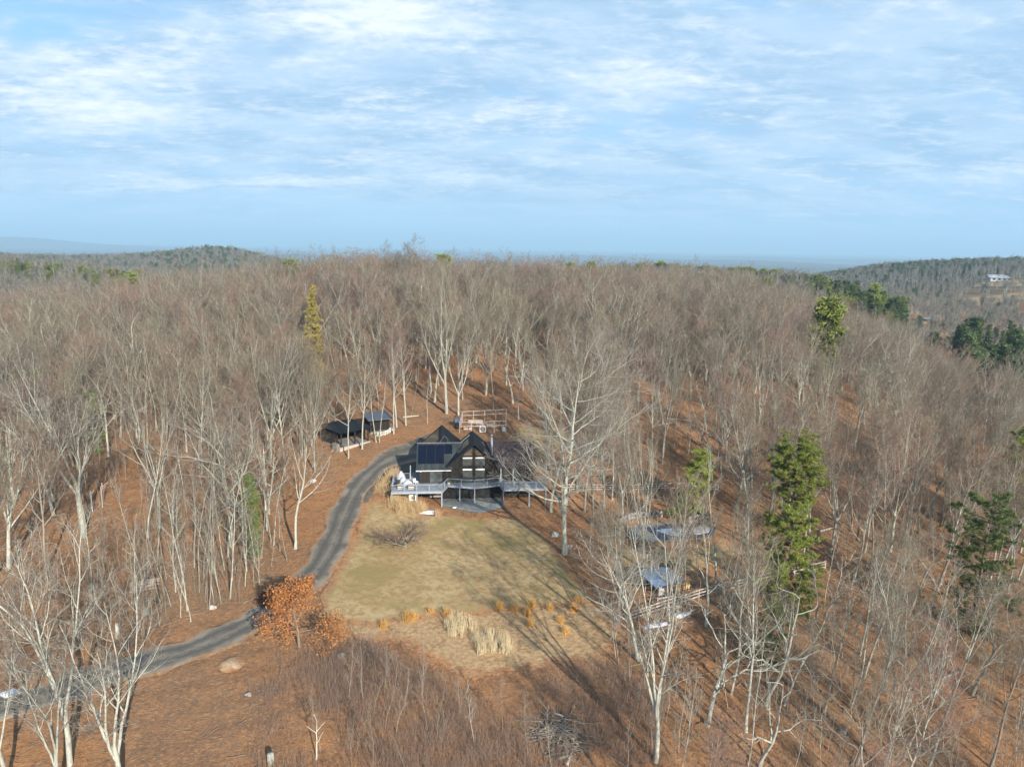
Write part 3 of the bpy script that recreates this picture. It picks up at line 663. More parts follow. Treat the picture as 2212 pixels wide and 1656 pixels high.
HAND = [  # px, py, H, key, wid, lean, label
 (150, 1650, 21.5, ('hk', 0), .95, (-.05, 0), 'tall pale forked tree at the bottom left corner beside the gravel road'),
 (262, 1700, 15.5, ('hk', 1), 1.25, (.03, 0), 'stout pale tree forking low, cut off by the bottom edge left of the sand heap'),
 (128, 1712, 13.5, ('hk', 2), 1.1, (-.02, 0), 'smaller pale multi-stemmed tree at the very bottom left'),
 (15, 1690, 13.0, ('hk', 0), 1.1, (-.15, 0), 'pale leaning tree cut off by the bottom left corner'),
 (182, 1160, 22.5, ('hv', 0), 1.15, (-.02, 0), 'broad vase-shaped bare tree left of the open leaf-covered clearing'),
 (318, 1160, 16.5, ('s', 0), 1.3, (-.04, 0), 'slim pale tree standing alone right of the clearing'),
 (345, 1140, 21, ('v', 0), .8, (0, 0), 'grey upright tree with raised limbs right of the clearing'),
 (500, 1178, 24, ('ho', 0), 1.0, (.0, 0), 'big oak with long low crooked limbs left of the dark green pine'),
 (497, 1292, 15, ('s', 1), 1.2, (.04, 0), 'slim tree with mossy foot beside the gravel road bend'),
 (638, 1185, 18.5, ('f', 0), 1.3, (.06, 0), 'pale leaning tree on the left verge of the road below the car shelter'),
 (586, 1172, 14, ('s', 2), 1.1, (0, 0), 'thin tree just left of the pale leaning roadside tree'),
 (100, 1250, 19, ('f', 1), 1.0, (-.04, 0), 'grey tree between the vase-shaped tree and the left edge'),
 (1220, 1197, 25, ('hw', 0), 1.0, (-.03, 0), 'tall pale tree at the right corner of the lawn, limbs over the deck'),
 (1190, 1105, 17, ('ho', 1), 1.15, (-.10, 0), 'spreading crooked tree whose long limbs hang over the right house wing'),
 (1279, 1132, 23, ('f', 1), 1.1, (.0, 0), 'dark trunked tall tree right of the lawn corner tree'),
 (1323, 1079, 18, ('f', 2), 1.0, (.0, 0), 'pale straight tree in front of the upper rail fence'),
 (1246, 1062, 21, ('v', 2), 1.0, (0, 0), 'many-stemmed bare tree right of the deck, left of the rail fence'),
 (1262, 1104, 19, ('f', 5), 1.1, (0, 0), 'grey bare tree close right of the lawn corner tree'),
 (1182, 990, 20, ('v', 3), 1.1, (0, 0), 'fan-shaped bare tree just behind the right house wing'),
 (1305, 1098, 17, ('v', 4), 1.0, (0, 0), 'fan-shaped bare tree before the left end of the upper fence'),
 (1262, 985, 20, ('v', 0), 1.0, (0, 0), 'fan-shaped bare tree behind the left end of the upper fence'),
 (1345, 1130, 15, ('v', 1), .9, (-.04, 0), 'pale fan-shaped bare tree left of the pool paving'),
 (1330, 1240, 13, ('o', 1), 1.0, (-.06, 0), 'low crooked bare tree between lawn corner and pump hut'),
 (1378, 1425, 15, ('ho', 0), 1.1, (-.12, 0), 'wide pale tree sweeping left over the lawn edge, below the lower rail fence'),
 (1338, 1350, 13, ('v', 3), 1.0, (-.10, 0), 'fan-shaped bare tree at the left end of the lower rail fence'),
 (1538, 1036, 22, ('o', 0), .9, (-.04, 0), 'grey oak at the right end of the upper rail fence'),
 (1557, 1038, 21, ('o', 1), .9, (.06, 0), 'dark crooked oak at the right end of the upper rail fence'),
 (1408, 1003, 20, ('f', 3), .8, (0, 0), 'slim pale tree behind the middle of the upper rail fence'),
 (1431, 1001, 22, ('v', 1), .75, (0, 0), 'tall pale forked tree behind the upper rail fence'),
 (1298, 1032, 17, ('o', 2), .7, (0, 0), 'pale twisted tree at the left end of the upper rail fence'),
 (1325, 1031, 18, ('f', 4), .8, (0, 0), 'straight tree behind the left part of the upper rail fence'),
 (1378, 913, 19, ('f', 5), .8, (0, 0), 'slender straight tree on the slope right of the house'),
 (1120, 906, 20, ('f', 0), 1.0, (0, 0), 'grey tree on the slope right of the fenced garden pen'),
 (965, 893, 25, ('hv', 1), .95, (0, 0), 'tall pale vase-shaped tree standing behind the black house'),
 (1066, 886, 22, ('f', 1), 1.0, (0, 0), 'dark stemmed tree directly behind the fenced garden pen'),
 (923, 915, 10, ('s', 3), 1.0, (0, 0), 'small thin tree behind the left gable of the house'),
 (991, 839, 19, ('f', 4), 1.0, (0, 0), 'dark trunk right of the tall vase-shaped tree behind the house'),
 (1020, 822, 19, ('f', 2), 1.0, (0, 0), 'dark trunk further up the slope behind the garden pen'),
 (752, 989, 17.5, ('f', 3), 1.0, (0, 0), 'pale tree in front of the left end of the car shelter'),
 (782, 970, 20, ('f', 5), .9, (0, 0), 'double trunked tree in front of the car shelter opening'),
 (813, 955, 15, ('s', 0), 1.2, (-.02, 0), 'thin pale tree in front of the right shelter bay'),
 (819, 956, 15, ('s', 1), 1.2, (.03, 0), 'thin tree bending right beside the right shelter bay'),
 (850, 937, 20, ('f', 0), .9, (0, 0), 'straight pale tree just right of the car shelter'),
 (857, 923, 22, ('f', 2), 1.0, (.01, 0), 'pale lichen-covered tree behind the house, right of the shelter'),
 (877, 918, 20, ('f', 5), 1.0, (.02, 0), 'tall grey tree between car shelter and left gable'),
 (1526, 1563, 13.5, ('ht', 0), 1.15, (0, 0), 'crooked pale tree with twisting bare limbs and a nest-dark trunk at lower right'),
 (1654, 1520, 17, ('ht', 1), .85, (.10, 0), 'leaning forked tree below the big green pines'),
 (1416, 1645, 20.5, ('hk', 1), .95, (.0, 0), 'tall pale multi-stemmed tree left of the crooked tree, in front of the pool hut'),
 (1442, 1396, 18, ('f', 3), 1.0, (.03, 0), 'straight tree in front of the metal-roofed pool hut'),
 (1480, 1285, 15, ('s', 2), 1.2, (0, 0), 'slim dark tree beside the pool hut'),
 (1355, 1180, 16, ('f', 4), .8, (-.05, 0), 'bare tree left of the pool'),
 (1390, 1230, 17, ('v', 0), .65, (-.05, 0), 'pale many-stemmed tree in front of the pool paving'),
 (1545, 1270, 17, ('s', 0), 1.3, (.04, 0), 'thin tree right of the pool hut'),
 (1838, 1530, 15, ('s', 1), 1.3, (.16, 0), 'dark leaning pole tree in the lower right wood'),
 (1695, 1522, 16, ('s', 3), 1.3, (.22, 0), 'pale pole tree leaning right beside the forked tree'),
 (1782, 1540, 15, ('s', 0), 1.3, (.18, 0), 'pale leaning pole tree in the lower right wood'),
 (1851, 1650, 16, ('f', 0), .9, (.12, 0), 'pale tree rising from the bottom edge at lower right'),
 (1912, 1660, 18, ('hk', 2), .85, (.08, 0), 'pale forked tree rising from the bottom edge at lower right'),
 (2007, 1655, 18, ('f', 3), .9, (.12, 0), 'twin pale trunks near the bottom edge at lower right'),
 (2141, 1656, 17, ('f', 4), .9, (.14, 0), 'slender leaning tree near the bottom right corner'),
 (2100, 1500, 17, ('o', 1), .9, (.2, 0), 'dark leaning tree beside fallen wood at lower right'),
 (1640, 1655, 12, ('ht', 1), .9, (.02, 0), 'white barked low tree at the bottom edge below the forked tree'),
 (1950, 1640, 16, ('s', 2), 1.2, (.1, 0), 'thin grey tree near the bottom edge at lower right'),
 (30, 1090, 20, ('v', 1), 1.0, (-.05, 0), 'reddish twigged bare tree at the left edge'),
 (235, 985, 19, ('o', 0), 1.0, (0, 0), 'crooked pale oak behind the clearing'),
 (300, 960, 18, ('o', 2), 1.1, (0, 0), 'pale twisting oak in a group behind the clearing'),
 (430, 1010, 19, ('o', 1), 1.0, (0, 0), 'twisting oak behind the big low-limbed oak'),
 (560, 1060, 19, ('f', 1), 1.0, (0, 0), 'grey tree behind the dark green pine'),
 (680, 1020, 18, ('v', 0), .8, (0, 0), 'bare tree left of the car shelter'),
 (1700, 1120, 18, ('v', 1), .8, (.05, 0), 'pale many-stemmed tree beside the big green pines'),
]
SLIMS = [(313, 1273, 12), (297, 1335, 10), (348, 1312, 11), (390, 1335, 8), (413, 1341, 9), (405, 1318, 14), (452, 1317, 12), (463, 1302, 10), (478, 1301, 9), (529, 1266, 9), (620, 1212, 10), (591, 1178, 12), (533, 1232, 14), (380, 1278, 13),
         (360, 1250, 12), (430, 1280, 12), (440, 1250, 13), (470, 1265, 11), (510, 1240, 12), (420, 1225, 12), (340, 1220, 11), (550, 1215, 10), (560, 1250, 8), (395, 1255, 11), (370, 1310, 9), (485, 1230, 12), (565, 1205, 11), (605, 1190, 9), (445, 1300, 8), (460, 1240, 11)]
hide = []
for px, py, H, key, wid, lean, lab in HAND:
    x, y = at(px, py); place_tree('bare_tree', key, x, y, H, lab, 'tree', rz=None, lean=lean, wid=wid)
def slim_label(a, b, H):
    k = min(((310, 1275, 'the log stack'), (400, 1335, 'the road edge left of the boulder'), (460, 1300, 'the pale boulder above the road'), (497, 1292, 'the mossy-footed tree'), (549, 1200, 'the narrow dark pine'), (500, 1178, 'the big low-limbed oak'), (345, 1140, 'the grey upright tree')), key=lambda q: (q[0]-a)**2+(q[1]-b)**2)
    side = ('right of' if a > k[0] else 'left of') if abs(a-k[0]) > abs(b-k[1]) else ('behind' if b < k[1] else 'in front of')
    return '%s thin bare tree %s %s' % ('short' if H < 10 else ('medium' if H < 12.5 else 'tall'), side, k[2]), 'tree', 'thin trees above the road bend'
for i, (px, py, H) in enumerate(SLIMS):
    x, y = at(px, py); place_tree('slender_tree', ('s', i % 4), x, y, H*1.12, *slim_label(px, py, H), lean=(rng.normal(0, .03), 0), wid=1.0)

# polygons (photo pixels) where no wild tree stands
def inpoly(P_, x, y): return poly_sdf(P_, x, y) > 0
EXC = [
 [(1610, 1370), (1770, 1370), (1790, 1540), (1590, 1540)],
 [(-200, 1590), (60, 1545), (200, 1500), (330, 1450), (480, 1400), (545, 1360), (600, 1300), (650, 1215), (700, 1120), (700, 1050), (700, 1000), (720, 990), (860, 925), (950, 895), (1110, 905), (1170, 935), (1215, 1000), (1225, 1150), (1260, 1230), (1310, 1300), (1400, 1420), (1430, 1800), (1500, 6000), (-3000, 6000), (-3000, 1640), (-200, 1600)],
 [(190, 1110), (200, 990), (270, 965), (325, 990), (350, 1080), (345, 1240), (230, 1260)],
 [(1850, 745), (1950, 835), (2080, 885), (2212, 925), (2700, 1010), (4000, 1200), (4000, 300), (1850, 300)],
 [(1290, 1235), (1310, 1130), (1370, 1090), (1560, 1090), (1620, 1160), (1580, 1240), (1480, 1320), (1370, 1290)],
 [(1200, 1075), (1200, 1030), (1560, 1035), (1560, 1075)],
 [(650, 1200), (700, 1000), (800, 930), (690, 1030)],
 [(540, 1360), (590, 1290), (640, 1230), (560, 1290), (470, 1330), (350, 1400)],
]
# individual wild trees: nearest first
def sample(n, y0, y1, ulim, seed, mind):
    G = np.random.default_rng(seed); out = []; cell = {}
    yy = y0+(y1-y0)*G.random(n)**.75; uu = G.uniform(-ulim, ulim, n); xx = uu*(yy+25)
    for x, y in zip(xx, yy):
        k = (int(x//mind), int(y//mind)); ok = True
        for i in (-1, 0, 1):
            for j in (-1, 0, 1):
                for (a, b) in cell.get((k[0]+i, k[1]+j), ()):
                    if (a-x)**2+(b-y)**2 < mind*mind: ok = False; break
                if not ok: break
            if not ok: break
        if ok: cell.setdefault(k, []).append((x, y)); out.append((x, y))
    return np.array(out)
pts = sample(60000, 24, 345, .98, 3, 3.7); far_ = sample(40000, 150, 345, .98, 13, 5.4); pts = np.vstack([pts[pts[:, 1] < 150], far_])
zz = h(pts[:, 0], pts[:, 1]); px, py, dw = proj(pts[:, 0], pts[:, 1], zz)
bad = np.zeros(len(pts), bool)
for e in EXC: bad |= inpoly(e, px, py)
rd = np.min(np.hypot(pts[:, None, 0]-clc[None, ::3, 0], pts[:, None, 1]-clc[None, ::3, 1]), axis=1); bad |= rd < 4.5
hand = np.array(BIGR); dh = np.min(np.hypot(pts[:, None, 0]-hand[None, :, 0], pts[:, None, 1]-hand[None, :, 1]), axis=1); bad |= dh < 2.6
# sparser right of the house where the forest floor shows, and near left
keep = rng.random(len(pts))
dens = np.ones(len(pts))
dens[(px > 1180) & (py > 880) & (py < 1300)] = .56
dens[(px > 1180) & (py >= 1300)] = .46
dens[(px < 700) & (py > 1000)] = .42
dens[(px < 350) & (py > 1150) & (py < 1500)] = .12
dens[(px > 700) & (px < 1190) & (py > 800)] = .52
dens[(px < 620) & (py > 1430)] = .12
dens[(np.abs(px-1106) > 1250)] *= .8
bad |= keep > dens
front = (px > -150) & (px < 2362)
pts = pts[~bad]; zz = zz[~bad]; px = px[~bad]; py = py[~bad]; dw = dw[~bad]; front = front[~bad]
order = np.argsort(dw+(~front)*1000)
ZN = [(lambda a, b: a > 1180 and b > 1290, 'bare tree in the leaf-covered wood below the lower rail fence', 'trees below the lower rail fence'),
      (lambda a, b: a > 1180 and b > 1060, 'bare tree in the wood around the pool and the tall green pines', 'trees round the pool'),
      (lambda a, b: a > 1180, 'bare tree on the leafy slope behind the upper rail fence', 'trees behind the upper rail fence'),
      (lambda a, b: a < 700 and b > 1180, 'bare tree in the wood left of the gravel road', 'trees left of the gravel road'),
      (lambda a, b: a < 700, 'bare tree in the wood behind the leaf-covered clearing', 'trees behind the clearing'),
      (lambda a, b: True, 'bare tree on the wooded slope behind the black house', 'trees behind the house')]
LM = [(1220, 1197, 'the lawn corner tree'), (1380, 1050, 'the upper rail fence, left part'), (1500, 1045, 'the upper rail fence, right end'), (1430, 1140, 'the pool'), (1435, 1290, 'the pump hut'), (1560, 1290, 'the lower rail fence'), (1690, 1250, 'the bright green pines'),
      (1760, 1250, 'the far end of the lower fence'), (2095, 1370, 'the dim green pine'), (1526, 1563, 'the crooked pale tree'), (1654, 1520, 'the leaning forked tree'), (2141, 1620, 'the bottom right corner'), (1850, 1560, 'the leaning pole trees at lower right'), (1420, 1645, 'the tall multi-stemmed tree'),
      (1200, 930, 'the back lawn right of the house'), (1040, 920, 'the garden pen'), (1500, 900, 'the upper slope right of the house'), (1800, 1000, 'the right hand slope'), (2180, 1050, 'the pine at the right edge'), (2150, 1250, 'the right edge'), (900, 900, 'the black house'), (780, 960, 'the car shelter'),
      (640, 1180, 'the pale roadside tree'), (549, 1195, 'the narrow dark pine'), (500, 1180, 'the big low-limbed oak'), (345, 1140, 'the clearing'), (182, 1160, 'the vase-shaped tree'), (20, 1100, 'the left edge'), (310, 1275, 'the log stack'), (100, 1350, 'the brush at far left'), (450, 980, 'the oaks behind the clearing'), (620, 960, 'the wood left of the shelter'), (150, 980, 'the upper left wood')]
FORM = {'f': 'upright grey', 'v': 'broad fan-shaped', 'o': 'crooked wide-limbed', 's': 'thin pole-like'}
def tree_label(key, a, b):
    k = min(range(len(LM)), key=lambda i: (LM[i][0]-a)**2+1.7*(LM[i][1]-b)**2); x_, y_, nm = LM[k]
    dx, dy = a-x_, b-y_; side = ('right of' if dx > 0 else 'left of') if abs(dx) > 1.3*abs(dy) else ('behind' if dy < 0 else 'in front of')
    lab = '%s bare tree %s %s' % (FORM[key[0]], side, nm); return lab, 'bare trees %s %s' % (side, nm)
NI = 296-len(IND)
def kind_at(G, a, b, d):
    r = G.random()
    if a > 1180 and b > 1290: return ('s', G.integers(4)) if r < .62 else (('f', G.integers(6)) if r < .9 else ('o', G.integers(3)))
    if d > 170: return ('v', G.integers(5)) if r < .52 else (('f', G.integers(6)) if r < .74 else ('o', G.integers(3)))
    if a < 760: return ('f', G.integers(6)) if r < .48 else (('v', G.integers(2)) if r < .62 else (('o', G.integers(3)) if r < .8 else ('s', G.integers(4))))
    return ('f', G.integers(6)) if r < .62 else (('v', G.integers(2)) if r < .74 else (('o', G.integers(3)) if r < .86 else ('s', G.integers(4))))
Gp = np.random.default_rng(99)
def hgt(G, key, a, b):
    base = {'f': 18.5, 'v': 19.5, 'o': 17.5, 's': 13.5}[key[0]]*G.uniform(.82, 1.12)
    if a > 1180 and b > 1290: base *= .86
    return base
rest = []
for n_, i in enumerate(order):
    x, y = pts[i]; a, b = px[i], py[i]; key = kind_at(Gp, a, b, dw[i]); key = (key[0], int(key[1])); H = hgt(Gp, key, a, b)
    ln = (Gp.normal(.12 if (a > 1500 and b > 1250) else 0, .045), Gp.normal(0, .04))
    if n_ < NI and front[i]:
        lab, grp = tree_label(key, a, b)
        place_tree('bare_tree' if key[0] != 's' else 'slender_tree', key, x, y, H, lab, 'tree', grp, lean=ln, wid=Gp.uniform(.85, 1.1))
    else: rest.append((x, y, zz[i], H, key, ln))

# ------------------------------------------------------------------ instanced forest (uncountable)
def forest_object(name, variants, X, Y, Z, Sc, Rz, Vi, Lx, Ly, label, cat=None, wid=None):
    n = len(X); me = bpy.data.meshes.new(name); me.vertices.add(n)
    me.vertices.foreach_set('co', np.stack([X, Y, Z], -1).astype(np.float32).ravel())
    a = me.attributes.new('scl', 'FLOAT_VECTOR', 'POINT'); w = Sc if wid is None else Sc*wid
    a.data.foreach_set('vector', np.stack([w, w, Sc], -1).astype(np.float32).ravel())
    a = me.attributes.new('rot', 'FLOAT_VECTOR', 'POINT'); a.data.foreach_set('vector', np.stack([Lx, Ly, Rz], -1).astype(np.float32).ravel())
    a = me.attributes.new('var', 'INT', 'POINT'); a.data.foreach_set('value', np.asarray(Vi, np.int32))
    o = bpy.data.objects.new(name, me); COL.objects.link(o); tag(o, label, cat, None, 'stuff')
    g = bpy.data.node_groups.new(name+'_nodes', 'GeometryNodeTree')
    g.interface.new_socket('Geometry', in_out='INPUT', socket_type='NodeSocketGeometry'); g.interface.new_socket('Geometry', in_out='OUTPUT', socket_type='NodeSocketGeometry')
    gi = g.nodes.new('NodeGroupInput'); go = g.nodes.new('NodeGroupOutput'); ip = g.nodes.new('GeometryNodeInstanceOnPoints'); jj = g.nodes.new('GeometryNodeJoinGeometry')
    for objs in reversed(variants):
        j2 = g.nodes.new('GeometryNodeJoinGeometry')
        for ob in objs:
            oi = g.nodes.new('GeometryNodeObjectInfo'); oi.inputs['Object'].default_value = ob; oi.transform_space = 'ORIGINAL'
            g.links.new(oi.outputs['Geometry'], j2.inputs[0])
        gg = g.nodes.new('GeometryNodeGeometryToInstance'); g.links.new(j2.outputs[0], gg.inputs[0]); g.links.new(gg.outputs[0], jj.inputs[0])
    def at_(nm, dt):
        t = g.nodes.new('GeometryNodeInputNamedAttribute'); t.data_type = dt; t.inputs['Name'].default_value = nm
        return t.outputs['Attribute']
    g.links.new(gi.outputs[0], ip.inputs['Points']); g.links.new(jj.outputs[0], ip.inputs['Instance'])
    ip.inputs['Pick Instance'].default_value = True
    g.links.new(at_('var', 'INT'), ip.inputs['Instance Index']); g.links.new(at_('scl', 'FLOAT_VECTOR'), ip.inputs['Scale'])
    g.links.new(at_('rot', 'FLOAT_VECTOR'), ip.inputs['Rotation']); g.links.new(ip.outputs[0], go.inputs[0])
    md = o.modifiers.new('scatter', 'NODES'); md.node_group = g
    return o
def find_objs(key):
    ma, mb = PROTO[key]; A = B = None
    for r in IND:
        for c in r.children:
            if c.data is ma: A = c
            if c.data is mb: B = c
        if A and B: return [A, B]
    return None
vkeys = [('f', i) for i in range(6)]+[('v', i) for i in range(5)]+[('o', i) for i in range(3)]+[('s', i) for i in range(4)]
bpy.context.view_layer.update()
for k in vkeys:
    if find_objs(k) is None:
        x, y = 30+8*vkeys.index(k)/3, 172+vkeys.index(k); place_tree('bare_tree', k, x, y, 19, 'broad bare tree on the slope far behind the upper rail fence', 'tree', 'broad trees far behind the fence')
vobjs = [find_objs(k) for k in vkeys]
rx = np.array([r[0] for r in rest]); ry = np.array([r[1] for r in rest]); rz_ = np.array([r[2] for r in rest]); rh = np.array([r[3] for r in rest])
vi = np.array([vkeys.index(r[4]) for r in rest]); nom = np.array([NOM[r[4][0]] for r in rest])
forest_object('forest', vobjs, rx, ry, rz_, rh/nom*1.04, rng.uniform(0, 6.28, len(rx)), vi, np.array([r[5][1] for r in rest]), np.array([r[5][0] for r in rest]), 'mass of bare grey-brown trees covering the hill behind the house', wid=np.where(ry > 150, rng.uniform(1.1, 1.4, len(rx)), 1.0))
print('individual trees', len(IND), 'forest', len(rx))

# far forest; its variants are real trees standing on the hill crest
farobjs = []
for i in range(6):
    x, y = -60+i*24, 352+3*i; key = ('far', i)
    r = place_tree('bare_tree', key, x, y, 17, 'bare tree on the far side of the wooded hill crest', 'tree', 'trees beyond the crest'); farobjs.append([c for c in r.children])
for i in (0, 2):
    r = place_tree('white_pine', ('cf', i), -30+40*i, 349, 15, 'pine standing among bare trees just beyond the hill crest', 'pine tree', 'pines beyond the crest'); farobjs.append([c for c in r.children])
G = np.random.default_rng(5)
n = 62000; yy = np.exp(G.uniform(math.log(345), math.log(2100), n)*1.0); keepp = G.random(n) < (yy/2100)**1.0*1.0+.12
yy = yy[keepp]; uu = G.uniform(-.92, .92, len(yy)); xx = uu*yy
zz_ = h(xx, yy); pxf, pyf, _ = proj(xx, yy, zz_)
FIELDS = [[(1860, 712), (1900, 692), (2010, 700), (2040, 715), (1960, 722)], [(2040, 652), (2130, 640), (2230, 630), (2230, 650), (2130, 662), (2060, 668)], [(2100, 622), (2130, 608), (2230, 604), (2230, 622)],
          [(1725, 618), (1745, 612), (1760, 628), (1735, 634)], [(1925, 678), (1960, 668), (1975, 684), (1930, 690)], [(1840, 690), (1880, 680), (1890, 700), (1850, 705)], [(1790, 632), (1812, 630), (1812, 650), (1790, 650)]]
b2 = np.zeros(len(xx), bool)
for e in FIELDS: b2 |= inpoly(e, pxf, pyf)
val = (uu > .46) & (yy > 300) & (yy < 950); b2 |= (G.random(len(xx)) < .55) & val; b2 |= (G.random(len(xx)) < .55) & (uu < -.45) & (yy > 480) & (yy < 700)
xx, yy, zz_, val, uu = xx[~b2], yy[~b2], zz_[~b2], val[~b2], uu[~b2]
big_ = np.where(yy > 1200, 1.15, 1.0)*np.where(val, .72, 1.0)
forest_object('far_forest', farobjs, xx, yy, zz_, G.uniform(.65, 1.0, len(xx))*big_, G.uniform(0, 6.28, len(xx)), np.where(G.random(len(xx)) < np.where((yy > 1000) & (uu > .35), .5, np.where(yy > 1150, .25, .06)), 6+G.integers(0, 2, len(xx)), G.integers(0, 6, len(xx))), G.normal(0, .04, len(xx)), G.normal(0, .04, len(xx)), 'distant bare woods on the far hills and in the valley', wid=np.where(yy > 1200, 1.5, 1.1))
print('far forest', len(xx))

# ------------------------------------------------------------------ conifers
def con(px_, py_, H, key, wid, lab, name='white_pine', grp=None, cat='pine tree'):
    x, y = at(px_, py_); return place_tree(name, key, x, y, H, lab, cat, grp, wid=wid)
con(1708, 1235, 17.5, ('pn', 0), 1.15, 'tall bright green pine above the pool, behind the second green pine')
con(1684, 1392, 14.6, ('pn', 1), 1.15, 'bushy green pine with bright crown in front of the tallest pine')
con(1492, 1165, 12.5, ('pn', 2), 1.3, 'small narrow pine with bright green tuft at the upper rail fence')
con(2095, 1370, 16.5, ('pd', 0), 1.2, 'dim green pine behind bare trees at lower right')
con(2192, 1200, 20.5, ('pn', 1), 1.0, 'green pine cut off by the right edge')
con(549, 1200, 10.5, ('pg', 0), 1.0, 'narrow dark green pine in the left wood beside the oak')
con(1672, 1300, 7, ('pd', 0), 1.0, 'low dark pine by the lower rail fence')
con(1660, 1440, 6, ('pd', 0), 1.5, 'low spreading pine under the forked tree')
con(1468, 1130, 5.5, ('pd', 0), 1.0, 'short dark evergreen between pool cover and paving')
con(205, 985, 11, ('pd', 0), .9, 'olive green pine hidden behind the vase-shaped tree')
con(75, 940, 13, ('pd', 0), 1.2, 'dull olive pine near the left edge behind bare oaks')
def con_top(px_, py_top, Y, H, key, wid, lab, name='white_pine', grp=None, cat='pine tree'):
    d = ray(px_, py_top); t = Y/d[1]; x = d[0]*t
    H = max(H, CAMH+d[2]*t-h1(x, Y))
    return place_tree(name, key, x, Y, H, lab, cat, grp, wid=wid)
con_top(662, 618, 160, 14, ('sp', 0), .95, 'golden green spruce standing among bare trees on the left crest', 'spruce_tree', None, 'spruce')
con_top(1790, 652, 185, 14, ('cf', 1), 1.1, 'large olive pine rising from bare woods on the right slope')
def con_at(px_, py_top, Y, H, i, wid, lab, grp):
    rg = {'conifer band across the valley': (1690, 1960), 'conifer clump at the right edge': (2070, 2270), 'evergreens on the right ridge': (1960, 2230), 'pines on the left hillside': (-20, 300), 'pines on the right shoulder': (1420, 1680), 'pines along the crest': (600, 1450), 'scattered pines on the right': (1550, 2130)}[grp]
    q_ = int(min(5, 6*(px_-rg[0])/(rg[1]-rg[0]))); lab = lab+', '+['at its left end', 'left of its middle', 'just left of centre', 'just right of centre', 'right of its middle', 'at its right end'][q_]
    """far conifer; stands on the terrain, size chosen so its tip reaches the height seen"""
    d = ray(px_, py_top); t = Y/d[1]; x = d[0]*t; ztop = CAMH+d[2]*t; g = h1(x, Y); Hh = min(max(ztop-g, H*.75), H*1.35)
    return place_tree('white_pine' if i < 3 else 'spruce_tree', ('cf', i) if i < 3 else ('cs', i-3), x, Y, Hh, lab, 'pine tree' if i < 3 else 'spruce', grp, wid=wid)
for (a, b, Y, H) in ((955, 555, 285, 18), (1232, 570, 440, 17), (1277, 568, 430, 19), (1383, 572, 420, 19), (1330, 575, 470, 15), (625, 566, 270, 17), (1430, 566, 520, 16)):
    con_at(a, b, Y, H, 1, 1.1, 'small green pine poking above the bare crest of the hill', 'pines along the crest')
for (a, b, Y, H) in ((1658, 603, 400, 18), (1647, 640, 330, 14), (1680, 632, 360, 14), (1740, 655, 350, 14), (1722, 648, 355, 12), (1822, 632, 430, 17), (1560, 595, 520, 15), (1580, 580, 520, 15), (2020, 720, 330, 17), (2122, 640, 760, 14)):
    con_at(a, b, Y, H, 0 if a > 1900 else 1, 1.3, 'single round green pine among bare woods right of the hill crest', 'scattered pines on the right')
Gc = np.random.default_rng(17)
for k in range(105):
    a = Gc.uniform(1690, 1960); b = 588+(a-1690)*.10+Gc.uniform(0, 30); con_at(a, b, 520-(b-590)*2.6+Gc.uniform(-15, 15), 15*Gc.uniform(.8, 1.15), int(Gc.choice([0, 2, 3, 4, 1])), Gc.uniform(.9, 1.3), 'dark evergreen in the dense band of conifers across the valley', 'conifer band across the valley')
for k in range(46):
    a = Gc.uniform(2070, 2270); b = 685+Gc.uniform(0, 95); con_at(a, b, 330-(b-690)*.9, 18*Gc.uniform(.8, 1.1), int(Gc.choice([0, 2, 3, 0, 4])), Gc.uniform(.9, 1.3), 'dark green conifer in the clump at the right edge', 'conifer clump at the right edge')
for k in range(50):
    a = Gc.uniform(1960, 2230); con_at(a, 566+Gc.uniform(-2, 16), Gc.uniform(1120, 1280), 17, int(Gc.choice([0, 2, 0])), Gc.uniform(1.1, 1.7), 'evergreen on the distant ridge at the right', 'evergreens on the right ridge')
for k in range(80):
    a = Gc.uniform(-20, 300); con_at(a, 563+a*.07+Gc.uniform(0, 26), Gc.uniform(540, 640), 17, int(Gc.choice([1, 1, 1, 0])), Gc.uniform(1.2, 1.7), 'light green pine on the far left hillside', 'pines on the left hillside')
for k in range(26):
    a = Gc.uniform(1420, 1680); con_at(a, 566+(a-1420)*.055+Gc.uniform(0, 10), Gc.uniform(500, 560), 13, 1, Gc.uniform(1.1, 1.5), 'green pine on the right shoulder of the hill crest', 'pines on the right shoulder')

# dead snag on the left crest and dead trunk on the right slope
def snag(px_, py_, H, seed, lab, mat='bark_white', Y=None):
    x, y = at(px_, py_) if Y is None else (ray(px_, py_)[0]/ray(px_, py_)[1]*Y, Y)
    G = np.random.default_rng(seed); P0, R0 = trunk(G, H, H*.024, .06, 8)
    P1, R1, L1 = children(G, P0, R0, np.array([H]), 5, .4, .98, R(45), R(10), .38, 6, .15, .12, .6, .03, .3, .2)
    r = thing('dead_tree', (x, y, h1(x, y)), lab, 'dead tree'); V, Fq = tubes([(P0, R0, 7)]); mk('trunk', V, [Fq], M[mat], r, True)
    V, Fq = tubes([(P1, R1, 5)]); mk('branches', V, [Fq], M[mat], r, True); return r
snag(285, 655, 19, 4, 'bleached dead tree with a few stub limbs on the left crest', Y=150)
snag(1487, 981, 7, 6, 'short broken dead trunk on the slope right of the house', 'bark_dark')
# white utility-like birch stem in left wood
snag(576, 1100, 10, 9, 'white stem of a broken birch in the wood left of the road')

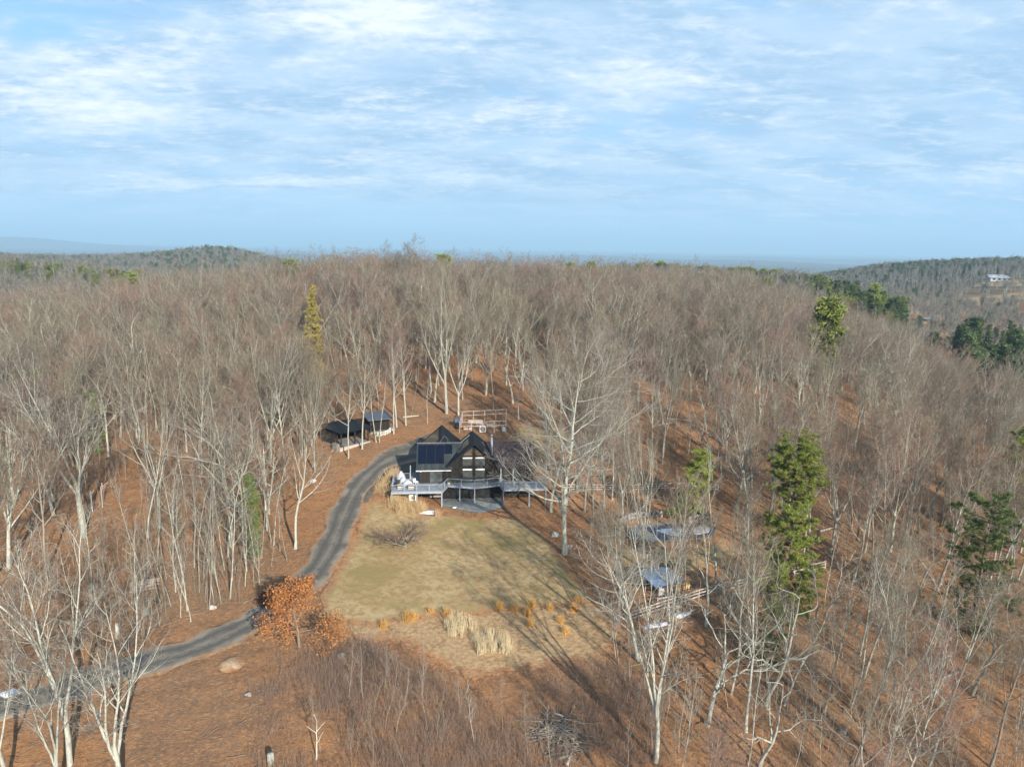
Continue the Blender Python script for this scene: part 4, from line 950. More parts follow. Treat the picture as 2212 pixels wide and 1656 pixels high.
# ------------------------------------------------------------------ house materials
def boards(name, c1, c2, width=.16, axis=0, rough=.8, spec=.25, groove=.45, scale=2.0, hv=False):
    """boards running along one axis; width measured along `axis`"""
    m, nt, b = new_mat(name, rough, spec); co = objco(nt)
    sp = nt.nodes.new('ShaderNodeSeparateXYZ'); nt.links.new(co, sp.inputs[0])
    v = mathn(nt, 'DIVIDE', sp.outputs[axis], width); fr = mathn(nt, 'FRACT', v); fl = mathn(nt, 'FLOOR', v)
    wn = nt.nodes.new('ShaderNodeTexWhiteNoise'); wn.noise_dimensions = '1D'; nt.links.new(fl, wn.inputs['W'])
    n1 = noise(nt, co, scale, 5, .65)
    f = mathn(nt, 'ADD', mathn(nt, 'MULTIPLY', wn.outputs[0], .6), mathn(nt, 'MULTIPLY', n1, .6))
    c = mixc(nt, maprange(nt, f, .25, .95), c1, c2)
    g = maprange(nt, mathn(nt, 'ABSOLUTE', mathn(nt, 'SUBTRACT', fr, .5)), .42, .5)
    c = mixc(nt, mathn(nt, 'MULTIPLY', g, groove), c, tuple(x*.25 for x in c1))
    nt.links.new(c, b.inputs['Base Color']); bump(nt, b, mathn(nt, 'MULTIPLY', g, -1.0), .02)
    return m
M['siding'] = boards('dark_siding', (.017, .014, .012), (.030, .023, .019), .20, 0)
M['siding_w'] = boards('brown_siding', (.020, .016, .014), (.034, .026, .021), .20, 0)
M['deck'] = boards('deck_boards', (.235, .26, .28), (.31, .335, .36), .14, 1, groove=.35)
M['rail'] = simple('rail_paint', (.31, .345, .39), (.25, .285, .33), 3)
M['roof'] = boards('dark_metal_roof', (.010, .014, .019), (.018, .023, .029), .45, 1, rough=.6, spec=.2, groove=.6)
M['roof_x'] = boards('grey_roof', (.030, .037, .040), (.048, .055, .056), .45, 0, rough=.65, spec=.2, groove=.4)
M['shingle'] = simple('shingles', (.030, .024, .028), (.052, .040, .042), 6, stretch=(1, 1, 3), bmp=.03)
M['solar'] = simple('solar_cells', (.004, .006, .016), (.006, .009, .022), 2, rough=.3, spec=.25)
M['alu'] = simple('aluminium', (.30, .31, .33), (.25, .26, .28), 3, rough=.4, metal=.6)
M['steel'] = simple('flue_steel', (.62, .64, .66), (.50, .52, .55), 4, rough=.38, metal=.7)
M['trim'] = simple('dark_trim', (.028, .024, .022), (.04, .034, .03), 4)
M['white'] = simple('white_paint', (.78, .78, .76), (.70, .70, .68), 5)
M['glass'] = simple('window_glass', (.035, .045, .050), (.09, .10, .095), .8, rough=.06, spec=.9)
M['glass_dk'] = simple('dark_glass', (.012, .014, .016), (.03, .03, .03), .7, rough=.08, spec=.8)
M['sky_glass'] = simple('skylight_glass', (.075, .06, .045), (.13, .10, .07), .9, rough=.12, spec=.7)  # brown tone paints reflected trees into the glass colour
M['slate'] = simple('patio_slate', (.15, .165, .16), (.23, .24, .225), 1.4, bmp=.02)
M['snow'] = simple('snow', (.86, .89, .93), (.74, .78, .84), 3, bmp=.05)
M['wood_pale'] = simple('weathered_rail', (.50, .42, .36), (.36, .30, .26), 5, stretch=(1, 1, 1))
M['wood_yellow'] = simple('plywood', (.62, .42, .17), (.52, .34, .13), 3)
M['wood_orange'] = simple('cedar', (.45, .22, .09), (.6, .42, .27), 7)
M['stone'] = simple('grey_stone', (.34, .33, .30), (.20, .195, .18), 3.5, bmp=.08)
M['concrete'] = simple('concrete', (.24, .23, .21), (.18, .17, .155), 2)
M['blue_metal'] = simple('blue_metal_roof', (.11, .18, .27), (.15, .22, .31), 1.5, rough=.5, spec=.4)
M['slate_metal'] = simple('slate_metal_roof', (.07, .09, .12), (.10, .12, .15), 1.5, rough=.5, spec=.4)
M['tarp'] = simple('grey_cover', (.30, .33, .36), (.46, .48, .51), 3, rough=.7, bmp=.05)
M['log'] = simple('cut_log', (.45, .38, .31), (.30, .25, .20), 5, bmp=.03)
M['water'] = simple('pond_water', (.10, .20, .30), (.14, .25, .36), .3, rough=.12, spec=.8)
M['ice'] = simple('pool_ice', (.30, .42, .55), (.22, .34, .46), .8, rough=.3, spec=.5)
M['cover'] = simple('pool_cover', (.30, .30, .32), (.38, .38, .39), .9, rough=.6)
M['navy'] = simple('navy_liner', (.018, .032, .075), (.03, .045, .09), 1, rough=.4)

# ------------------------------------------------------------------ the house
HX, HY = at(1023, 1077)
YAW = R(5.5)
house = thing('house', (HX, HY, 0), 'black timber house with glass gable, solar panels and pale grey deck', 'house', rz=YAW)
def gz(x, y):
    c, s = math.cos(YAW), math.sin(YAW); return h1(HX+c*x-s*y, HY+s*x+c*y)
def profile_x(m, pts, x0, x1):   # extrude (y,z) profile along x
    n = len(m.v); k = len(pts); m.v += [(x0, y, z) for y, z in pts]+[(x1, y, z) for y, z in pts]
    m.f.append(tuple(n+i for i in range(k))); m.f.append(tuple(n+k+i for i in reversed(range(k))))
    for i in range(k): j = (i+1) % k; m.f.append((n+i, n+k+i, n+k+j, n+j))
    return m
def profile_y(m, pts, y0, y1):   # extrude (x,z) profile along y
    n = len(m.v); k = len(pts); m.v += [(x, y0, z) for x, z in pts]+[(x, y1, z) for x, z in pts]
    m.f.append(tuple(n+i for i in reversed(range(k)))); m.f.append(tuple(n+k+i for i in range(k)))
    for i in range(k): j = (i+1) % k; m.f.append((n+i, n+j, n+k+j, n+k+i))
    return m
w_left = profile_x(MB(), [(0, -.5), (4.2, -.5), (4.2, 7.70), (0, 4.98)], -8.4, -3.62).build('wall', M['siding_w'], house)
w_back = profile_y(MB(), [(-8.38, -.5), (-1.9, -.5), (-1.9, 5.80), (-5.0, 8.45), (-8.38, 5.5)], 4.21, 12.9).build('wall', M['siding'], house)
w_mid = profile_y(MB(), [(-3.6, -.5), (3.3, -.5), (3.3, 6.05), (0, 8.98), (-3.6, 5.82)], 0, 7.0).build('wall', M['siding'], house)
w_right = profile_x(MB(), [(.3, -.5), (8.0, -.5), (8.0, 4.9), (4.2, 7.85), (.3, 5.0)], 3.31, 9.4).build('wall', M['siding'], house)
r_shed = MB().slab([(-8.9, -.5, 4.95), (-3.5, -.5, 4.95), (-1.5, 4.1, 7.98), (-8.9, 4.1, 7.98)], .14).build('roof', M['roof_x'], house)
def on_shed(x, y, d=.05):
    t = (y+.5)/4.6; return (x, y-d*.55, 4.95+t*3.03+d*.84)
for x0, x1, y0, y1 in ((-8.65, -7.35, .55, 3.75), (-7.27, -5.98, .55, 3.75), (-5.90, -4.62, .55, 3.75), (-4.54, -3.3, 2.2, 3.75)):
    p = MB().slab([on_shed(x0, y0, .09), on_shed(x1, y0, .09), on_shed(x1, y1, .09), on_shed(x0, y1, .09)], .05).build('solar_panel', M['solar'], r_shed)
MB().bar((-8.92, -.56, 4.86), (-3.5, -.56, 4.86), .10, .12).build('gutter', M['white'], r_shed)
MB().bar((-8.9, 4.14, 8.02), (-1.7, 4.14, 8.02), .16, .10).build('ridge_cap', M['alu'], r_shed)
r_l = MB().slab([(-9.0, 4.25, 5.16), (-5.0, 4.25, 8.65), (-5.0, 13.3, 8.65), (-9.0, 13.3, 5.16)], .14).slab([(-5.0, 4.25, 8.65), (-1.5, 4.25, 5.65), (-1.5, 13.3, 5.65), (-5.0, 13.3, 8.65)], .14).build('roof', M['roof'], house)
def on_l(x, y, d=.05): return (x-d*.65, y, 8.65-(-5.0-x)*.8725+d*.75)
MB().slab([on_l(-8.4, 5.2), on_l(-5.5, 5.2), on_l(-5.5, 12.2), on_l(-8.4, 12.2)], .04).build('skylight', M['sky_glass'], r_l)  # broad pane, its brown colour carrying the trees' reflection
r_m = MB().slab([(-4.1, -.85, 5.63), (0, -.85, 9.2), (0, 7.2, 9.2), (-4.1, 7.2, 5.63)], .15).slab([(0, -.85, 9.2), (3.7, -.85, 5.98), (3.7, 7.2, 5.98), (0, 7.2, 9.2)], .15).build('roof', M['roof'], house)
def on_m(x, y, d=.05): return (x-d*.65, y, 9.2+x*.87+d*.75)
s1_ = MB().slab([on_m(-2.6, 5.6), on_m(-.45, 5.6), on_m(-.45, 5.95), on_m(-2.6, 5.95)], .05).build('skylight', M['tarp'], r_m)
MB().slab([on_m(-2.5, 1.4), on_m(-.7, 1.4), on_m(-.7, 4.3), on_m(-2.5, 4.3)], .05).build('skylight', M['sky_glass'], r_m)
r_r = MB().slab([(3.72, -.25, 4.98), (9.9, -.25, 4.98), (9.9, 4.2, 8.1), (1.3, 4.2, 8.1)], .14).slab([(9.9, 8.3, 4.95), (2.6, 8.3, 4.95), (1.3, 4.2, 8.1), (9.9, 4.2, 8.1)], .14).build('roof', M['shingle'], house)
ch = MB().cyl((2.9, 1.7, 5.9), (2.9, 1.7, 9.6), .17, k=14).build('chimney', M['steel'], house, True)
MB().cyl((2.9, 1.7, 9.6), (2.9, 1.7, 9.95), .23, k=14).build('cap', M['alu'], ch, True)
an = MB(); a_, b_, c_ = (-5.3, 4.2, 8.0), (-4.6, 4.2, 9.1), (-4.0, 4.2, 8.0)
an.bar(a_, b_, .04).bar(b_, (-4.05, 4.2, 8.7), .04).bar((-4.0, 4.2, 7.9), (-4.0, 4.2, 8.75), .04); an.build('antenna', M['alu'], house)
def window(x0, x1, z0, z1, y=0, mat='glass', fr='trim', par=house, name='window', bars=0, blind=0, w=.07):
    f = MB()
    f.box(x0-w, x1+w, y-.07, y-.003, z1, z1+w).box(x0-w, x1+w, y-.07, y-.003, z0-w, z0).box(x0-w, x0, y-.07, y-.003, z0, z1).box(x1, x1+w, y-.07, y-.003, z0, z1)
    for k in range(bars): xx = x0+(x1-x0)*(k+1)/(bars+1); f.box(xx-.03, xx+.03, y-.062, y-.004, z0, z1)
    o = f.build(name, M[fr], par); MB().box(x0, x1, y-.035, y-.006, z0, z1).build('pane', M[mat], o)
    if blind: MB().box(x0+.02, x1-.02, y-.05, y-.037, z1-blind, z1-.01).build('blind', M['white'], o)
    return o
for x0, x1 in ((-1.72, -.22), (.26, 1.72)):
    window(x0, x1, 3.55, 4.95, blind=.24); window(x0, x1, 5.4, 6.8, blind=.22); window(x0, x1, 2.75, 3.35)
    s_ = 1 if x0 > 0 else -1
    a = x0 if s_ > 0 else x1; b = x1 if s_ > 0 else x0
    fr_ = MB().hexa([(min(a, b), -.06, 7.1), (max(a, b), -.06, 7.1), (max(a, b), -.004, 7.1), (min(a, b), -.004, 7.1)],
                    [(min(a, b), -.06, 8.55-.87*abs(min(a, b))), (max(a, b), -.06, 8.55-.87*abs(max(a, b))), (max(a, b), -.004, 8.55-.87*abs(max(a, b))), (min(a, b), -.004, 8.55-.87*abs(min(a, b)))])
    fr_.build('window', M['sky_glass'], house)
window(-6.8, -4.9, 2.8, 4.7, bars=1, name='sliding_door'); window(-6.75, -5.05, .55, 1.55, fr='white', mat='sky_glass')
window(-3.7+.3, -2.3, 2.8, 4.6, mat='glass_dk', name='door'); window(2.2, 3.0, 2.8, 4.9, mat='glass_dk', name='door')
window(4.5, 5.9, 2.8, 4.7, y=.3, mat='glass_dk', name='sliding_door'); window(6.5, 7.9, 2.8, 4.7, y=.3, mat='glass_dk'); window(8.2, 9.1, 3.2, 4.6, y=.3, mat='glass_dk')
window(-3.3, -1.9, .1, 2.1, mat='glass_dk', name='door'); window(-1.4, .2, .1, 2.1, mat='glass_dk', bars=1); window(.9, 2.5, .1, 2.1, mat='glass_dk', bars=1); window(4.2, 5.6, .1, 2.1, y=.3, mat='glass_dk')
for x in (4.25, 6.2): MB().box(x-.1, x+.1, -.2, 0, 2.72, 4.95).build('post', M['rail'], house)
MB().cyl((-8.2, -.30, 4.62), (-8.2, -.30, 4.72), .09, k=8).build('floodlight', M['white'], house)
# deck
deckpoly = [(-12.5, -3.9), (-4.9, -3.9), (-4.0, -1.15), (.07, -2.2), (4.0, -1.1), (4.3, -3.4), (11.2, -3.4), (11.2, .9), (9.42, .9), (9.42, .28), (3.34, .28), (3.34, -.02), (-8.42, -.02), (-8.42, 5.5), (-9.85, 5.5), (-9.85, 1.9), (-12.5, 1.9)]
deck = MB().prism(deckpoly, 2.56, 2.70).build('deck', M['deck'], house)
fas = MB()
for a, b in zip(deckpoly[:8], deckpoly[1:8]): fas.bar((*a, 2.52), (*b, 2.52), .06, .26)
fas.bar((-12.5, 1.9, 2.52), (-12.5, -3.9, 2.52), .06, .26); fas.build('fascia', M['rail'], deck)
def railing(path, top=1.05, sp=1.9):
    r_ = MB()
    for a, b in zip(path[:-1], path[1:]):
        a, b = Vector((*a, 0)), Vector((*b, 0)); L = (b-a).length; n = max(1, round(L/sp))
        r_.bar(a+Vector((0, 0, 2.70+top)), b+Vector((0, 0, 2.70+top)), .12, .05); r_.bar(a+Vector((0, 0, 2.80)), b+Vector((0, 0, 2.80)), .05, .05)
        for k in range(n+1):
            p = a+(b-a)*k/n; r_.box(p.x-.045, p.x+.045, p.y-.045, p.y+.045, 2.703, 2.67+top)
        for zz in (2.98, 3.16, 3.34, 3.52): r_.bar(a+Vector((0, 0, zz)), b+Vector((0, 0, zz)), .012)
    return r_
railing([(-12.42, 1.82), (-12.42, -3.82), (-4.95, -3.82), (-4.05, -1.07), (.07, -2.12), (3.95, -1.03)]).build('railing', M['rail'], deck)
railing([(4.35, -1.2), (4.35, -3.32), (11.12, -3.32), (11.12, .8)]).build('railing', M['rail'], deck)
railing([(-12.42, 1.82), (-9.95, 1.82)]).build('railing', M['rail'], deck)
for x, y in ((-12.4, -3.75), (-8.7, -3.75), (-4.95, -3.75), (.07, -2.08), (-2.2, -1.4), (4.4, -3.25), (8.4, -3.25), (10.95, -3.25), (-12.4, 1.75)):
    MB().box(x-.09, x+.09, y-.09, y+.09, gz(x, y)-.3, 2.555).build('post', M['rail'], deck)
MB().box(-9.95, -9.81, 1.85, 1.99, 2.703, 5.0).build('post', M['rail'], deck)
def hw(x, y):  # house frame to world
    c, s = math.cos(YAW), math.sin(YAW); return HX+c*x-s*y, HY+s*x+c*y
# things on and under the deck
def blob(name, x, y, z, sx_, sy_, sz_, seed, mat, label, cat):
    o = bpy.data.objects.new(name, rock_mesh(seed, sx_, sy_, sz_, 3)); COL.objects.link(o); o.data.materials.append(mat); X, Y = hw(x, y); o.location = (X, Y, z); o.rotation_euler = (0, 0, YAW)
    for p in o.data.polygons: p.use_smooth = True
    return tag(o, label, cat)
def tent(name, x, y, w, hh, label, cat):
    m = MB(); k = 10; ring = [(w*math.cos(i*6.283/k)*(1+.12*math.sin(i*2.3)), w*.9*math.sin(i*6.283/k)) for i in range(k)]
    n = len(m.v)
    for zz, s_ in ((0, 1.0), (hh*.55, .85), (hh*.85, .35), (hh, .05)): m.v += [(a*s_, b*s_, zz) for a, b in ring]
    for L_ in range(3):
        for i in range(k): j = (i+1) % k; m.f.append((n+L_*k+i, n+L_*k+j, n+(L_+1)*k+j, n+(L_+1)*k+i))
    m.f.append(tuple(n+3*k+i for i in range(k)))
    o = m.build(name, M['tarp'], None, True); X, Y = hw(x, y); o.location = (X, Y, 2.703); return tag(o, label, cat)
tent('covered_umbrella', -11.3, 1.0, .75, 1.75, 'peaked grey cover over patio furniture at the back of the left deck', 'furniture cover')
tent('covered_chair', -10.9, .0, .62, 1.15, 'pale crumpled cover on deck furniture in front of the peaked cover', 'furniture cover')
tent('covered_table', -10.2, -.9, .85, .95, 'wide low grey cover over the deck table', 'furniture cover')
def chair(x, y, rz, mat, label):
    X, Y = hw(x, y); r_ = thing('deck_chair', (X, Y, 2.703), label, 'chair', rz=YAW+rz)
    MB().box(-.26, .26, -.26, .26, .40, .46).build('seat', M[mat], r_); MB().bar((-.0, .26, .46), (0, .36, 1.0), .5, .05, up=(1, 0, 0)).build('backrest', M[mat], r_)
    for a in (-.22, .22):
        for b in (-.22, .22): MB().bar((a, b, 0), (a, b, .40), .045).build('leg', M[mat], r_)
chair(-8.95, -.4, 2.3, 'white', 'white deck chair beside the covered table'); chair(-11.9, -1.2, -1.2, 'trim', 'dark deck chair at the left deck railing')
def planter(x, y, label):
    X, Y = hw(x, y); r_ = thing('slatted_planter', (X, Y, 2.703), label, 'planter', rz=YAW)
    b = MB(); b.box(-.36, .36, -.32, .32, .03, .58); b.build('box', M['trim'], r_)
    for k in range(4): MB().box(-.40, .40, -.37, -.325, .06+k*.145, .15+k*.145).box(-.40, .40, .325, .37, .06+k*.145, .15+k*.145).build('slat', M['wood_orange'] if k % 2 else M['white'], r_)
    MB().box(-.41, .41, -.38, .38, .60, .64).build('lid', M['wood_pale'], r_)
planter(-11.2, -2.4, 'left slatted wooden box at the front railing of the deck'); planter(-9.6, -2.4, 'right slatted wooden box at the front railing of the deck')
x_, y_ = hw(-9.4, -2.4); ac = thing('heat_pump', (x_, y_, gz(-9.4, -2.4)), 'white outdoor unit under the left deck among tall grasses', 'heat pump', rz=YAW)
MB().box(-.5, .5, -.2, .2, .1, 1.0).build('casing', M['white'], ac); MB().cyl((.1, -.21, .55), (.1, -.24, .55), .32, k=16).build('fan_grille', M['alu'], ac)
x_, y_ = hw(-3.1, -4.3); b = MB().cyl((0, 0, .06), (0, 0, .22), .25, .36, 18).build('basin', M['white'], None, True); b.location = (x_, y_, h1(x_, y_)+.06); tag(b, 'small white basin on the dark stone patio', 'basin')
x_, y_ = hw(-3.9, -1.0); pt = thing('flower_pot', (x_, y_, 2.703), 'pale flower pot at the corner of the deck railing', 'flower pot'); MB().cyl((0, 0, 0), (0, 0, .42), .17, .24, 12).build('pot', M['wood_pale'], pt, True); 
V, Fq = leaf_quads(np.random.default_rng(3), np.random.default_rng(4).normal(size=(70, 3))*.14+np.array([0, 0, .6]), .09); mk('plant', V, [Fq], M['pine_dark'], pt)
patio = P([(955, 1072), (956, 1094), (990, 1102), (1031, 1109), (1060, 1104), (1092, 1096), (1085, 1082), (1062, 1068), (1000, 1064)])
sheet('patio', lambda x, y: poly_sdf(patio, x, y), bnd(patio), .3, .11, M['slate'], ragged=.12)
def patch(name, pts_, label, cat, mat, th=.12, res=.2, ragged=.15):
    Pp = P(pts_); c = np.mean(Pp, 0)
    o = sheet(name, lambda x, y: poly_sdf(Pp, x, y), bnd(Pp), res, .10, mat, ragged=ragged, hf=lambda x, y: h(x, y)+th*np.clip(poly_sdf(Pp, x, y)/.5, 0, 1)**.6)
    tag(o, label, cat); o['kind'] = 'thing'; return o
patch('snow_patch', [(906, 1110), (918, 1104), (938, 1103), (940, 1112), (925, 1113)], 'bright white snow patch on the lawn below the deck', 'snow patch', M['snow'], ragged=.1)
patch('snow_patch', [(1390, 1352), (1440, 1344), (1442, 1351), (1394, 1362)], 'long bluish snow strip nearest below the lower rail fence', 'snow patch', M['snow'], ragged=.12)
patch('snow_patch', [(1452, 1330), (1490, 1322), (1500, 1326), (1468, 1338)], 'short bluish snow strip right beside the lower rail fence', 'snow patch', M['snow'], ragged=.12)
patch('snow_patch', [(-10, 1500), (30, 1490), (48, 1500), (10, 1512)], 'snow remnant at the left edge beside the road', 'snow patch', M['snow'])

# ------------------------------------------------------------------ garden pen behind the house
def wpt(px_, py_): x, y = at(px_, py_); return Vector((x, y, h1(x, y)))
fl_, fr2, bl, br = wpt(993, 935), wpt(1092, 932), wpt(999, 911), wpt(1094, 906)
pen = thing('garden_pen', tuple(fl_), 'open timber frame enclosure with crossed gate behind the black house', 'garden pen')
def rel(v): return tuple(Vector(v)-fl_)
pm = []
Z = Vector((0, 0, 1)); PH = 2.1
for A_, B_, n in ((fl_, fr2, 4), (bl, br, 4), (fl_, bl, 2), (fr2, br, 2)):
    for k in range(n+1):
        p = A_.lerp(B_, k/n)
        if A_ is not fl_ and A_ is not bl or True:
            if (A_ is fl_ and B_ is bl or A_ is fr2) and k in (0, n): continue
            MB().bar(rel(p-Z*.3), rel(p+Z*PH), .11).build('post', M['wood_pale'], pen)
    MB().bar(rel(A_+Z*(PH+.03)), rel(B_+Z*(PH+.03)), .13, .09).build('rail', M['wood_pale'], pen)
    MB().bar(rel(A_+Z*(PH*.62)), rel(B_+Z*(PH*.62)), .11, .09).build('rail', M['wood_pale'], pen)
g0, g1 = fl_.lerp(fr2, .44), fl_.lerp(fr2, .56); yb = Vector((0, -.15, 0))
gt = MB().bar(rel(g0+Z*.15+yb), rel(g1+Z*.15+yb), .12).bar(rel(g0+Z*1.3+yb), rel(g1+Z*1.3+yb), .12).bar(rel(g0+Z*.2+yb), rel(g0+Z*1.25+yb), .12).bar(rel(g1+Z*.2+yb), rel(g1+Z*1.25+yb), .12)
gt.bar(rel(g0+Z*.2+yb), rel(g1+Z*1.25+yb), .07).bar(rel(g1+Z*.2+yb), rel(g0+Z*1.25+yb), .07); gt.build('gate', M['white'], pen)
def raised_bed(u, v, w, d, mat, lab):
    p = fl_.lerp(fr2, u).lerp(bl.lerp(br, u), v); r_ = thing('raised_bed', tuple(p), lab, 'raised bed')
    f = MB().box(-w/2, w/2, -d/2, -d/2+.06, 0, .55).box(-w/2, w/2, d/2-.06, d/2, 0, .55).box(-w/2, -w/2+.06, -d/2+.06, d/2-.06, 0, .55).box(w/2-.06, w/2, -d/2+.06, d/2-.06, 0, .55); f.build('frame', M['wood_pale'], r_)
    MB().box(-w/2+.06, w/2-.06, -d/2+.06, d/2-.06, 0, .46).build('soil', mat, r_)
raised_bed(.16, .3, 1.6, .9, M['concrete'], 'raised bed in the left front corner of the garden pen'); raised_bed(.42, .5, 1.7, .8, M['rail'], 'pale raised bed in the middle of the garden pen')
raised_bed(.68, .45, 2.0, .8, M['pine_dark'], 'raised bed with green growth in the right half of the garden pen'); raised_bed(.3, .85, 3.0, .6, M['stone'], 'long raised bed at the back of the garden pen')
p = wpt(989, 924); hut = thing('small_hut', tuple(p), 'tiny hut with blue-grey roof left of the garden pen', 'hut', rz=.15)
MB().box(-.45, .45, -.6, .6, 0, 1.3).build('wall', M['trim'], hut); MB().slab([(-.6, -.75, 1.35), (.6, -.75, 1.35), (.6, .75, 1.75), (-.6, .75, 1.75)], .06).build('roof', M['blue_metal'], hut)
p = wpt(1089, 930); cr = thing('storage_tote', tuple(p), 'pale plastic tote at the right front corner of the garden pen', 'storage box'); MB().box(-.45, .45, -.35, .35, 0, .75).build('bin', M['tarp'], cr); MB().box(-.48, .48, -.38, .38, .752, .80).build('lid', M['rail'], cr)

# ------------------------------------------------------------------ car shelter
def shelter(A_, B_, depth, hf, hb, label, name, ends=(True, True), nposts=3, roofmat='roof', over=.5, slabz=.12, wall='trim'):
    A_, B_ = wpt(*A_), wpt(*B_); d = (B_-A_); L = Vector((d.x, d.y, 0)).length; ang = math.atan2(d.y, d.x); z0 = max(A_.z, B_.z)
    mid = (A_+B_)/2; r_ = thing(name, (mid.x, mid.y, z0), label, 'shelter', rz=ang); l = L/2
    MB().box(-l, l, 0, depth, -1.2, slabz).build('floor', M['concrete'], r_)
    MB().box(-l, l, depth-.15, depth, slabz, hb).build('wall', M[wall], r_)
    if ends[0]: profile_x(MB(), [(1.2, slabz), (depth-.16, slabz), (depth-.16, hb-.05), (1.2, hf+.02)], -l, -l+.12).build('wall', M[wall], r_)
    if ends[1]: profile_x(MB(), [(1.2, slabz), (depth-.16, slabz), (depth-.16, hb-.05), (1.2, hf+.02)], l-.12, l).build('wall', M[wall], r_)
    for k in range(nposts): x = -l+.12+(2*l-.24)*k/(nposts-1); MB().box(x-.1, x+.1, .1, .3, slabz, hf).build('post', M['trim'], r_)
    MB().slab([(-l-over, -over, hf+.12), (l+over, -over, hf+.12), (l+over, depth+over, hb+.18), (-l-over, depth+over, hb+.18)], .14).build('roof', M[roofmat], r_)
    return r_, l
sh, l = shelter((738, 973), (798, 953), 6.0, 2.7, 3.0, 'open black timber car shelter with dark roof behind bare trees', 'car_shelter', nposts=3)
MB().box(-l-.9, -l-.3, .2, 1.6, -1.0, .75).build('end_wall', M['concrete'], sh)
MB().box(-l-.6, l, -.35, -.01, -1.2, .10).build('kerb', M['wood_pale'], sh)
sh2, l2 = shelter((800, 938), (843, 931), 4.2, 2.5, 2.9, 'second smaller shelter with blue-grey roof right of the car shelter', 'wood_shelter', nposts=2, roofmat='slate_metal')
MB().box(-l2+.2, l2-.2, 1.0, 1.15, .12, 2.45).build('screen', M['siding'], sh2)
# car bonnet in the shade: a parked wheelbarrow-sized trailer is not legible, left out
def stone_wall(name, pts_, hh, w, label, seed, n_rows=2):
    W_ = [wpt(*p) for p in pts_]; seg = []; r = random.Random(seed); m = MB(); bmv = []; F_ = []; off = 0; Vv = []
    for A_, B_ in zip(W_[:-1], W_[1:]):
        L = (B_-A_).length; n = max(2, int(L/.42))
        for k in range(n):
            for row in range(n_rows):
                p = A_.lerp(B_, (k+.5)/n); s_ = r.uniform(.24, .36); me = rock_mesh(r.randint(0, 9999), s_, w*.5, hh/n_rows*.62, 1)
                ro = Matrix.Rotation(math.atan2(B_.y-A_.y, B_.x-A_.x)+r.uniform(-.3, .3), 4, 'Z')
                vs = [ro @ v.co+p+Vector((r.uniform(-.06, .06), r.uniform(-.06, .06), hh*(row+.45)/n_rows)) for v in me.vertices]
                Vv += [tuple(v) for v in vs]; F_ += [tuple(off+i for i in q.vertices) for q in me.polygons]; off += len(vs); bpy.data.meshes.remove(me)
    m.v = Vv; m.f = F_; o = m.build(name, M['stone'], None, False); return tag(o, label, 'stone wall')
M['pale_stone'] = simple('pale_stone', (.55, .53, .48), (.40, .385, .35), 4, bmp=.05)
o = stone_wall('stone_wall', [(812, 942), (826, 941), (838, 937), (846, 929)], .8, .6, 'low pale stone wall below the smaller shelter', 5); o.data.materials[0] = M['pale_stone']
rr = lambda x, y: ((1800+x/6.144)*.7373, (1460+y/6.144)*.7373)
stone_wall('stone_wall', [rr(120, 470), rr(200, 400), rr(330, 365), rr(600, 335), (rr(860, 335))], 1.0, .7, 'grey stone wall curving behind the left of the pool', 6)
stone_wall('stone_wall', [rr(1330, 450), rr(1450, 400), rr(1600, 400), rr(1660, 430)], 1.0, .7, 'short grey stone wall behind the right end of the pool', 7)

# ------------------------------------------------------------------ pool
pave = P([rr(*p) for p in ((215, 600), (380, 500), (880, 430), (1250, 440), (1400, 470), (1300, 760), (880, 790), (640, 815), (300, 700))])
sheet('pool_paving', lambda x, y: poly_sdf(pave, x, y), bnd(pave), .3, .10, M['slate'], ragged=.1)
poolp = P([rr(*p) for p in ((545, 545), (880, 488), (1250, 455), (1700, 440), (1830, 560), (1780, 650), (1500, 710), (1000, 745), (890, 790))])
px_c = np.mean(poolp, 0); pz = -0.8
pool = thing('swimming_pool', (px_c[0], px_c[1], pz), 'kidney shaped pool with navy rim, ice and grey winter cover', 'pool')
def pl(pts_): return [(a-px_c[0], b-px_c[1]) for a, b in pts_]
MB().prism(pl(poolp)[::1], .02, .16).build('rim', M['navy'], pool)
inner = P([rr(*p) for p in ((740, 590), (920, 560), (1180, 550), (1290, 580), (1290, 660), (1060, 690), (960, 670))])
MB().prism(pl(inner), .165, .19).build('ice', M['ice'], pool)
cov = P([rr(*p) for p in ((1400, 570), (1510, 510), (1640, 500), (1730, 570), (1700, 625), (1520, 665), (1430, 660))])
MB().prism(pl(cov), .165, .26).build('winter_cover', M['cover'], pool)
for o in pool.children:
    pass
def shrub(px_, py_, s_, label, mat='pine', cat='shrub'):
    x, y = at(px_, py_); G = np.random.default_rng(int(px_*7)); n = 900
    C = nrm(G.normal(size=(n, 3)))*G.uniform(.4, 1, (n, 1))**.5*np.array([1, .9, .7])*s_; C[:, 2] = np.abs(C[:, 2])+.05; C += .15*s_*np.sin(C[:, ::-1]*4/s_)
    V, Fq = leaf_quads(G, C, .13); o = mk('shrub', V, [Fq], M[mat]); o.location = (x, y, h1(x, y)); tag(o, label, cat)
shrub(*rr(1000, 300), 1.3, 'green evergreen shrub behind the pool, left one'); shrub(*rr(1440, 290), 1.1, 'smaller green shrub behind the right end of the pool')
M['shaded_brownleaf'] = mat_foliage('shaded_brown_leaves', (.16, .075, .04), (.11, .05, .03), (.22, .11, .06))
shrub(588, 1298, 1.9, 'red-brown shrub with painted-in shadow behind the orange oak, left of the road bend', 'shaded_brownleaf')  # dark leaf colour takes in a cast shadow along with the real shrub
shrub(*rr(930, 1240), .9, 'yellow-green bush beside the metal roof of the pool hut')

